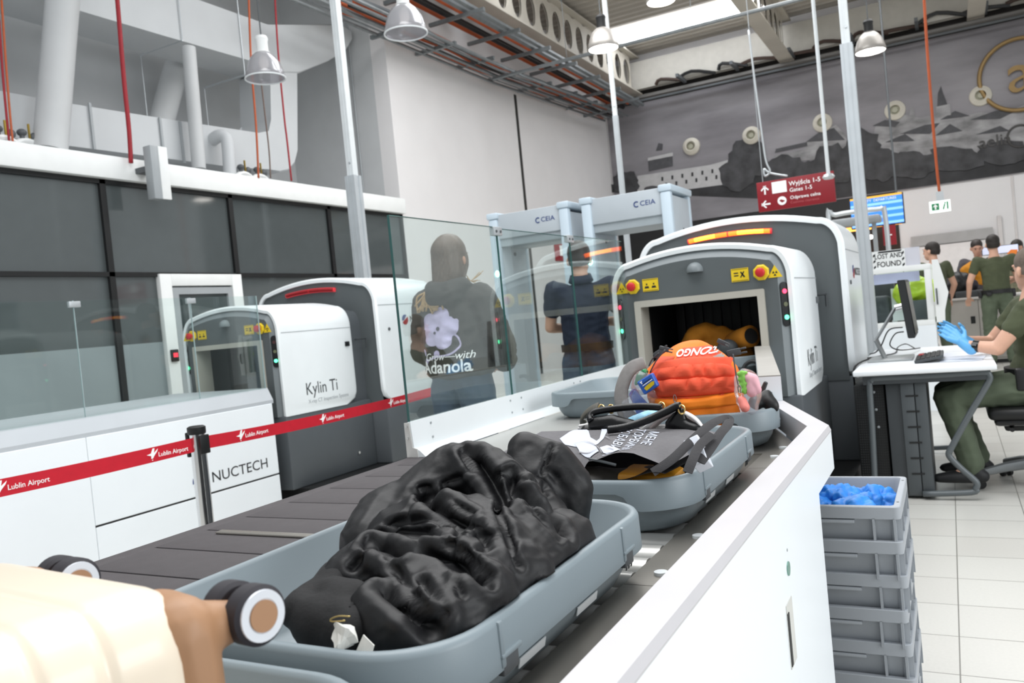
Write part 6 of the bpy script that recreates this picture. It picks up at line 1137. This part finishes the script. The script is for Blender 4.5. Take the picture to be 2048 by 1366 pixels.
bm = B(); hull(bm, [((-.82, 1.85, .85), (.05, .07, .05)), ((-.70, 1.86, .865), (.06, .08, .06)), ((-.58, 1.84, .865), (.05, .07, .06))]); hull(bm, [((-.575, 1.80, .89), (.03, .025, .03)), ((-.565, 1.79, .935), (.018, .012, .02))]); hull(bm, [((-.80, 1.84, .89), (.03, .03, .03)), ((-.80, 1.84, .92), (.018, .014, .014))]); hull(bm, [(aY(1361, 824, 1.79), (.010, .008, .008)), (aY(1352, 846, 1.79), (.026, .016, .012)), (aY(1388, 858, 1.79), (.022, .02, .014))]); hull(bm, [(aY(1190, 850, 1.81), .016), (aY(1225, 848, 1.81), .02), (aY(1262, 856, 1.81), .018)])
obj('bag_body', wrinkle(sculpt(bm, .005, 2), .004, 12), mLeat, hb, smooth=180)
obj('handle', tube(B(), spline([aY(1182, 842, 1.80), aY(1180, 834, 1.81), aY(1190, 824, 1.82), aY(1230, 817, 1.83), aY(1280, 813, 1.85), aY(1325, 815, 1.86)], 6), .0085, 10), mLeat, hb, smooth=180); obj('handle', tube(B(), spline([aY(1215, 860, 1.72), aY(1250, 855, 1.73), aY(1290, 842, 1.75), aY(1330, 824, 1.77), aY(1352, 813, 1.78), aY(1360, 812, 1.78)], 6), .009, 10), mLeat, hb, smooth=180)
for x, y, Y in ((1363, 819, 1.78), (1203, 818, 1.83), (1222, 818, 1.83), (1323, 813, 1.86)):
    c = aY(x, y, Y); obj('ring', tube(B(), [c+V((.006*math.cos(a), .004*math.cos(a), .010*math.sin(a))) for a in [2*PI*k/20 for k in range(20)]], .002, 6, True), mGoldR, hb)
obj('tab', tube(B(), [aY(1203, 815, 1.83), aY(1212, 822, 1.83), aY(1222, 815, 1.83)], .006, 6, flat=(.5, 1.5)), mLeat, hb)
hp = thing('headphones', 'white headphones with a padded hoop beside the black handbag', 'headphones', (-.55, 1.72, .88)); hoop = [aY(x, y, 1.80) for x, y in [(1298, 868), (1303, 852), (1320, 836), (1345, 825), (1368, 826), (1390, 838), (1404, 856), (1408, 868)]]
obj('headband', tube(B(), spline(hoop, 6), .011, 10, flat=(.5, 1.6), up=(.3, .2, 1)), M('white plastic', '#e9e7e6', .35), hp, smooth=180); obj('padding', tube(B(), [p-V((0, .0, .006)) for p in spline(hoop[1:-1], 6)], .008, 8, flat=(.5, 1.5), up=(.3, .2, 1)), M('pad pink', '#d8c9c5', .7), hp, smooth=180)
for p in (hoop[0], hoop[-1]): obj('ear_cup', sculpt(ell(B(), p+V((0, 0, -.02)), (.018, .03, .03)), .004, 1), M('white plastic', '#e9e7e6'), hp, smooth=180)
p = [aY(x, y, 1.98) for x, y in [(1168, 848), (1164, 838), (1172, 826), (1186, 816), (1196, 812)]]; solo('leather_belt', tube(B(), spline(p, 5), .014, 8, flat=(.35, 1.2), up=(-.6, -.4, .6)), M('olive leather', '#4a4840', .6), 'curled olive brown belt left of the handbag', 'belt', smooth=180)
for i, (x, y) in enumerate(((1160, 852), (1158, 857))): c = aY(x, y, 1.9); solo('earbud', hull(B(), [(c, .004), (c+V((.018, .005, .002)), .0035)]), M('white plastic', '#e9e7e6'), ['upper white earbud at the left edge of the second tray', 'lower white earbud at the left edge of the second tray'][i], 'earbud', smooth=180)
c = aY(1262, 838, 1.93); bm = B(); hull(bm, [(c+V((-.03, .02, -.03)), .022), (c+V((.02, .02, -.01)), .02), (c+V((.05, .02, .0)), .018)]); solo('snack_packet', wrinkle(sculpt(bm, .004, 2), .004, 20), M('packet blue white', '#8fc3dc', .3, var=.5, scale=18), 'blue and white snack packet between handbag and backpack', 'packet', smooth=180)
# ------------------------------------------------------------------ third tray: the orange backpack and its neighbours
mOr = M('backpack orange', '#f47a12', .7, var=.06, scale=20, bump=.2, bs=400); mOrR = M('backpack red orange', '#e35230', .75, var=.07, scale=18, bump=.2, bs=400); mOrB = M('backpack bright orange', '#f78410', .7, var=.05, scale=20, bump=.2, bs=400); mStrap = M('strap grey', '#5d5a5a', .8, var=.1, scale=40); mBuck = M('buckle grey', '#4b4d50', .5)
bp = thing('backpack', 'bright orange backpack lying upside down in the third tray', 'backpack', (-.69, 2.45, .79))
bm = B(); hull(bm, [((-.675, 2.40, .86), (.115, .11, .06)), ((-.69, 2.41, .93), (.145, .12, .07)), ((-.70, 2.44, 1.0), (.135, .12, .05)), ((-.715, 2.49, 1.055), (.065, .08, .035))]); hull(bm, [((-.82, 2.47, .97), (.05, .06, .05)), ((-.75, 2.48, 1.04), (.05, .06, .03))])
bm = wrinkle(sculpt(bm, .006, 4), .0045, 9); bo = obj('bag_body', bm, mOr, bp, smooth=180); bb = BVHTree.FromPolygons([v.co+ORG[bp.name] for v in bo.data.vertices], [tuple(p.vertices) for p in bo.data.polygons])
def panel(name, f, mat, nu=60, nv=40, par=None):
    """cloth panel pressed on the front of the bag; f(u, v) gives x, z and how far it stands off"""
    bm = B(); g = []
    for i in range(nu+1):
        row = []
        for j in range(nv+1):
            x, z, o = f(i/nu, j/nv); h = bb.ray_cast(V((x, 1.9, z)), V((0, 1, 0))); h = h if h[0] is not None else bb.find_nearest(V((x, 2.33, z))); row.append(bm.verts.new(h[0]+h[1]*o))
        g.append(row)
    for i in range(nu):
        for j in range(nv): bm.faces.new((g[i][j], g[i+1][j], g[i+1][j+1], g[i][j+1]))
    return obj(name, bm, mat, par or bp, smooth=60)
edge = lambda u, v, k=.1: min(1, min(u, 1-u, v, 1-v)/k)
def fpock(u, v):
    w = .120-.022*v+.012*math.sin(PI*v); x = -.683+(u-.5)*2*w; z = .938+v*.083+.012*math.sin(PI*u)*v; r = 0
    for b0 in (.14, .50):
        k = (v-b0)/.34
        if 0 < k < 1: r += .011*math.sin(PI*k)**.7*abs(math.sin(u*19+1.2*math.sin(u*9)+b0*5))
    return x, z, .002+.017*math.sqrt(max(0, edge(u, v, .14)))+r-.004*math.exp(-((v-.48)/.02)**2)-.003*math.exp(-((v-.86)/.02)**2)
pk_ = panel('front_pocket', fpock, mOrR, 90, 60)
panel('pocket_flap', lambda u, v: (-.683+(u-.5)*.205, .998+v*.026+.010*math.sin(PI*u), .014+.006*math.sqrt(max(0, edge(u, v, .2)))), mOrR, 40, 10)
panel('bottom_band', lambda u, v: (-.680+(u-.5)*.27, .905+v*.032-.004*math.sin(PI*u), .004+.012*math.sqrt(max(0, edge(u, v, .3)))), mOrB, 50, 14); panel('base_panel', lambda u, v: (-.672+(u-.5)*.235, .820+v*.085, .002+.004*edge(u, v)), mOrB, 40, 14)
panel('logo_patch', lambda u, v: (-.668+(u-.5)*(.125-.03*v), 1.028+v*.042, .002+.004*math.sqrt(max(0, edge(u, v, .2)))), mOrR, 30, 14)
panel('side_panel', lambda u, v: (-.84+u*.06+.05*v, .95+v*.10, .001+.005*edge(u, v)), mOrR, 16, 20); panel('side_panel', lambda u, v: (-.625+u*.05-.03*v, 1.0+v*.045, .001+.004*edge(u, v)), M('panel grey', '#8d8884', .7), 12, 12)
def arc(name, pts, r, mat): obj(name, tube(B(), [(lambda h: h[0]+h[1]*.004)(bb.find_nearest(V((x, 2.3, z)))) for x, y, z in spline([(a, 0, b) for a, b in pts], 6)], r, 6), mat, bp, smooth=180)
arc('piping', [(-.79, 1.01), (-.765, 1.05), (-.74, 1.065), (-.735, 1.045), (-.75, 1.02)], .0022, mGreyL); arc('zip', [(-.80, .945), (-.74, .934), (-.67, .932), (-.60, .934), (-.555, .945)], .0025, mOrR)
m = fr((-.672, 2.15, 1.052), (-1, 0, 0), (0, 0, -1)); bm = textbm('CONGO', .026, m, bold=.02, ext=0, sx=1.05); obj('lettering', drape(bm, bb, (0, 1, 0), .010, .008, 3, True), mWtxt, bp, smooth=0)
def buckle(x, y, Y, s=1., rz=0):
    c = aY(x, y, Y); bm = B(); box(bm, -.016*s, .016*s, -.004, .004, -.008*s, .008*s, .002); box(bm, .014*s, .03*s, -.003, .003, -.007*s, -.003*s, .001); box(bm, .014*s, .03*s, -.003, .003, .003*s, .007*s, .001); bmesh.ops.rotate(bm, verts=bm.verts[:], cent=(0, 0, 0), matrix=Matrix.Rotation(rz, 3, 'Y')); bmesh.ops.translate(bm, verts=bm.verts[:], vec=c); return obj('buckle', bm, mBuck, bp)
buckle(1318, 706, 2.36, 1.1, -.5); buckle(1328, 698, 2.36, .9, .3); buckle(1468, 705, 2.36, 1.2, -.15); buckle(1443, 684, 2.40, .8, .5)
for pts in ([(1318, 706), (1305, 718), (1298, 732)], [(1330, 700), (1312, 722), (1300, 745)], [(1466, 708), (1470, 735), (1474, 760), (1478, 775)]): obj('strap', tube(B(), spline([aY(x, y, 2.33) for x, y in pts], 5), .004, 6, flat=(.5, 1.3)), mBuck, bp, smooth=180)
for x, y in ((1479, 778), (1350, 797)): c = aY(x, y, 2.28); obj('zip_pull', tube(B(), [c+V((.004*math.cos(a), 0, .011*math.sin(a))) for a in [2*PI*k/16 for k in range(16)]], .0016, 6, True), mChrome, bp)
obj('shoulder_strap', tube(B(), spline([aY(1290, 728, 2.42), aY(1262, 738, 2.40), aY(1247, 765, 2.38), aY(1242, 795, 2.36), aY(1250, 825, 2.34), aY(1270, 845, 2.34)], 6), .026, 10, flat=(.3, 1), up=(-.3, -.9, .3)), M('strap mid grey', '#807d7b', .8, var=.08, scale=60), bp, 'grey padded shoulder strap', smooth=180)
mBag = glass_mat('clear film', (.95, .95, .97), .5, .04, 1.4, .15, '#e8eaf0', .13)
lb_ = thing('clear_bag', 'clear bag of packets on the left flank of the backpack', 'bag', (-.84, 2.36, .85))
bm = B(); c = aY(1290, 790, 2.33); hull(bm, [(c+V((-.03, 0, -.04)), .045), (c+V((.01, 0, .0)), .045), (c+V((-.005, 0, .045)), .03)]); obj('film', wrinkle(sculpt(bm, .006, 2), .006, 18), mBag, lb_, smooth=180)
def chunk(name, lab, cat, pts, mat, Y, dy=.03, grp=None):
    bm = B(); P = [aY(x, y, Y) for x, y in pts]; loft(bm, [P, [p+V((0, dy, 0)) for p in P]]); bmesh.ops.bevel(bm, geom=bm.edges[:], offset=.003, segments=1, affect='EDGES'); return solo(name, bm, mat, lab, cat, grp, smooth=20)
chunk('green_packet', 'green packet inside the clear bag beside the backpack', 'packet', [(1268, 768), (1272, 750), (1286, 738), (1292, 745), (1280, 765), (1270, 772)], M('packet green', '#1f8a55', .5), 2.315)
chunk('purple_packet', 'purple packet low inside the left clear bag', 'packet', [(1257, 790), (1264, 778), (1272, 786), (1275, 806), (1266, 810)], M('packet purple', '#5a3aa0', .5), 2.31)
bx = chunk('blue_box', 'blue box with yellow splash hanging out of the left clear bag', 'box', [(1273, 765), (1303, 746), (1316, 772), (1288, 790)], M('box blue', '#2a62c0', .45), 2.27, .02)
a, b, c, d = [aY(x, y, 2.2685) for x, y in [(1273, 765), (1303, 746), (1316, 772), (1288, 790)]]; ex, ez = (b-a), (d-a)
def onbox(name, uv, mat): obj(name, loft(B(), [[a+ex*u+ez*v-V((0, k, 0))-bx.location for u, v in uv] for k in (.0, .0006)]), mat, bx, smooth=0)
ORG[bx.name] = V(); onbox('yellow_splash', [(.2, .62), (.35, .55), (.55, .52), (.75, .5), (.9, .55), (.8, .75), (.5, .82), (.25, .85)], mYellow); onbox('white_line', [(.2, .4), (.85, .36), (.85, .41), (.2, .45)], mWtxt); onbox('dark_line', [(.25, .3), (.8, .26), (.8, .31), (.25, .35)], mBtxt); onbox('white_mark', [(.15, .12), (.3, .1), (.3, .16), (.25, .17), (.26, .3), (.2, .3), (.2, .18), (.15, .18)], mWtxt)
chunk('blue_wrapper', 'blue wrapper with white patch below the blue box', 'wrapper', [(1262, 795), (1268, 780), (1285, 800), (1305, 818), (1280, 832), (1272, 828)], M('box blue', '#2a62c0'), 2.30, .015); chunk('white_wrapper', 'small white wrapper patch under the blue box', 'wrapper', [(1277, 818), (1283, 806), (1296, 818), (1290, 824)], mWhite, 2.292, .006)
rb = thing('clear_bag', 'clear bag with pink and green things right of the backpack', 'bag', (-.52, 2.36, .86)); c = aY(1495, 785, 2.34); bm = B(); hull(bm, [(c+V((0, 0, -.05)), .025), (c+V((.0, 0, -.0)), .036), (c+V((.0, 0, .035)), .03)]); obj('film', wrinkle(sculpt(bm, .005, 2), .006, 20), mBag, rb, smooth=180)
bm = B(); hull(bm, [(aY(1497, 755, 2.31), .014), (aY(1504, 782, 2.31), .016)]); hull(bm, [(aY(1508, 757, 2.31), .012), (aY(1514, 780, 2.31), .012)]); solo('pink_bundle', wrinkle(sculpt(bm, .004, 2), .003, 25), M('pink cloth', '#f0b6c0', .7), 'pale pink roll in the right clear bag', 'cloth', smooth=180)
bm = B(); [hull(bm, [(aY(1478+k*2, 748+k*11, 2.3), .007), (aY(1492+k*1, 745+k*11, 2.3), .005)]) for k in range(4)]; hull(bm, [(aY(1484, 745, 2.3), .007), (aY(1490, 785, 2.3), .006)]); solo('green_toy', sculpt(bm, .003, 1), M('lime toy', '#8fd05a', .5), 'lime green leafy piece beside the pink roll', 'toy', smooth=180)
bm = B(); hull(bm, [(aY(1484, 800, 2.3), .012), (aY(1490, 815, 2.29), .014)]); solo('pink_wrap', sculpt(bm, .003, 1), M('salmon wrap', '#f08a80', .5), 'salmon pink wrapper at the foot of the right clear bag', 'wrapper', smooth=180)
bm = B(); hull(bm, [(aY(1512, 805, 2.4), .02), (aY(1530, 795, 2.42), .022), (aY(1545, 812, 2.4), .018)]); solo('black_pouch', wrinkle(sculpt(bm, .005, 2), .004, 20), mBlack, 'small black pouch at the right end of the third tray', 'pouch', smooth=180); chunk('dark_phone', 'dark flat gadget sticking up at the back of the third tray', 'gadget', [(1515, 790), (1528, 762), (1536, 765), (1526, 792)], mCharc, 2.47, .008)
# ------------------------------------------------------------------ in the tunnel: ochre jacket, hat
mOch = M('ochre jacket cloth', '#b97518', .85, var=.1, scale=14)
oj = thing('ochre_jacket', 'ochre jacket with an open sleeve coming out of the scanner tunnel', 'jacket', (-1.2, 4.85, .8)); bm = B(); ell(bm, (-1.28, 4.9, .86), (.17, .13, .07)); hull(bm, [((-1.43, 4.86, .92), .055), ((-1.37, 4.85, 1.0), .055), ((-1.29, 4.86, 1.03), .05), ((-1.20, 4.88, .99), .055), ((-1.10, 4.88, .94), .05)]); hull(bm, [((-1.25, 4.9, .95), .08), ((-1.1, 4.9, .88), .07)]); obj('jacket_body', wrinkle(sculpt(bm, .009, 3), .012, 9), mOch, oj, smooth=180)
a, b = aY(1462, 683, 4.84), aY(1502, 672, 4.72); R = rotm(a, b); bm = B(); tube(bm, [a, a.lerp(b, .5), b], [.045, .058, .062], 20); obj('sleeve', bm, mOch, oj, smooth=180); obj('sleeve_opening', cyl(B(), b+(b-a).normalized()*.0005, b+(b-a).normalized()*.001, .045, n=20), mFeltD, oj, 'dark open sleeve end')
bm = B(); c = aY(1450, 690, 4.62); ell(bm, c+V((0, .05, -.02)), (.06, .05, .05)); solo('dark_hat', sculpt(bm, .006, 2), mCharc, 'dark grey hat on the tray below the ochre jacket', 'hat', smooth=180)
bm = B(); c = aY(1505, 742, 4.50); tube(bm, [c+V((.05*math.cos(a), .02*math.sin(a), .05*math.sin(a)-.0)) for a in [PI*(-.1+1.2*k/14) for k in range(15)]], .012, 8); solo('black_strap', bm, mBlack, 'black looped strap hanging over the tunnel tray corner', 'strap', smooth=180)
# ------------------------------------------------------------------ blue shoe covers in the topmost crate
mCov = M('shoe cover blue', '#2f86dd', .45, var=.18, scale=30); rr = random.Random(11)
CZ = 6*.0885+.107
for k, (dx, dy, dz, r) in enumerate([(.12, .02, -.045, .07), (.02, -.06, -.05, .075), (-.08, .03, -.05, .075), (.16, -.08, -.06, .06), (-.02, .09, -.045, .07), (-.14, -.08, -.055, .06), (.20, .05, -.055, .05)]):
    bm = B(); ell(bm, (cx+dx, cy+dy, CZ+dz), (r, r*.8, .042)); bm = wrinkle(wrinkle(sculpt(bm, .005, 1), .022, 18, off=k*3), .007, 50, off=k)
    for v in bm.verts: v.co.z = max(v.co.z, CZ-.098)
    solo('shoe_cover', bm, mCov, 'crumpled blue shoe cover in the topmost crate', 'shoe cover', 'blue shoe covers in the topmost crate', smooth=180)
bm = B(); c = V((cx+.03, cy-.13, CZ-.022)); t_ = bmesh.new(); [t_.verts.new(c+V(p)) for p in [(-.05, 0, 0), (-.01, .01, .012), (.035, 0, .004), (.05, -.01, -.01), (0, -.02, -.012), (-.03, .03, -.004)]]; bmesh.ops.convex_hull(t_, input=t_.verts[:]); merge(bm, t_); solo('snack_wrapper', bm, M('wrapper print', '#d8c8a8', .4, var=.6, scale=40), 'crumpled white and tan wrapper among the blue shoe covers', 'wrapper', smooth=0)
# ------------------------------------------------------------------ light
W = bpy.data.worlds.new('world'); S.world = W; W.use_nodes = True
bg = W.node_tree.nodes['Background']; bg.inputs[0].default_value = (.93, .97, 1, 1); bg.inputs[1].default_value = .62
def area(name, loc, tgt, sx, sy, power, col=(1, 1, 1)):
    l = bpy.data.lights.new(name, 'AREA'); l.shape = 'RECTANGLE'; l.size = sx; l.size_y = sy; l.energy = power; l.color = col
    o = bpy.data.objects.new(name, l); COL.objects.link(o); o.location = loc
    o.rotation_euler = (V(tgt)-V(loc)).to_track_quat('-Z', 'Y').to_euler(); return o
area('overhead_fill', (-1.5, 2.5, 6.5), (-1.5, 2.5, 0), 6, 5, 420)  # overhead fills without fixtures, added for soft shading from above
area('overhead_fill', (-4, 9.5, 7.0), (-4, 9.5, 0), 5, 3, 300)
area('overhead_fill', (0, 15, 7.4), (0, 15.5, 0), 6, 4, 400)  # added fill that lightens the dim back of the hall
area('window_light', (6, 1.5, 3.2), (-2, 2.5, .6), 4, 3, 260, (.95, .98, 1))
S.view_settings.view_transform = 'Standard'; S.view_settings.look = 'None'; S.view_settings.exposure = -.02; S.view_settings.gamma = 1.0
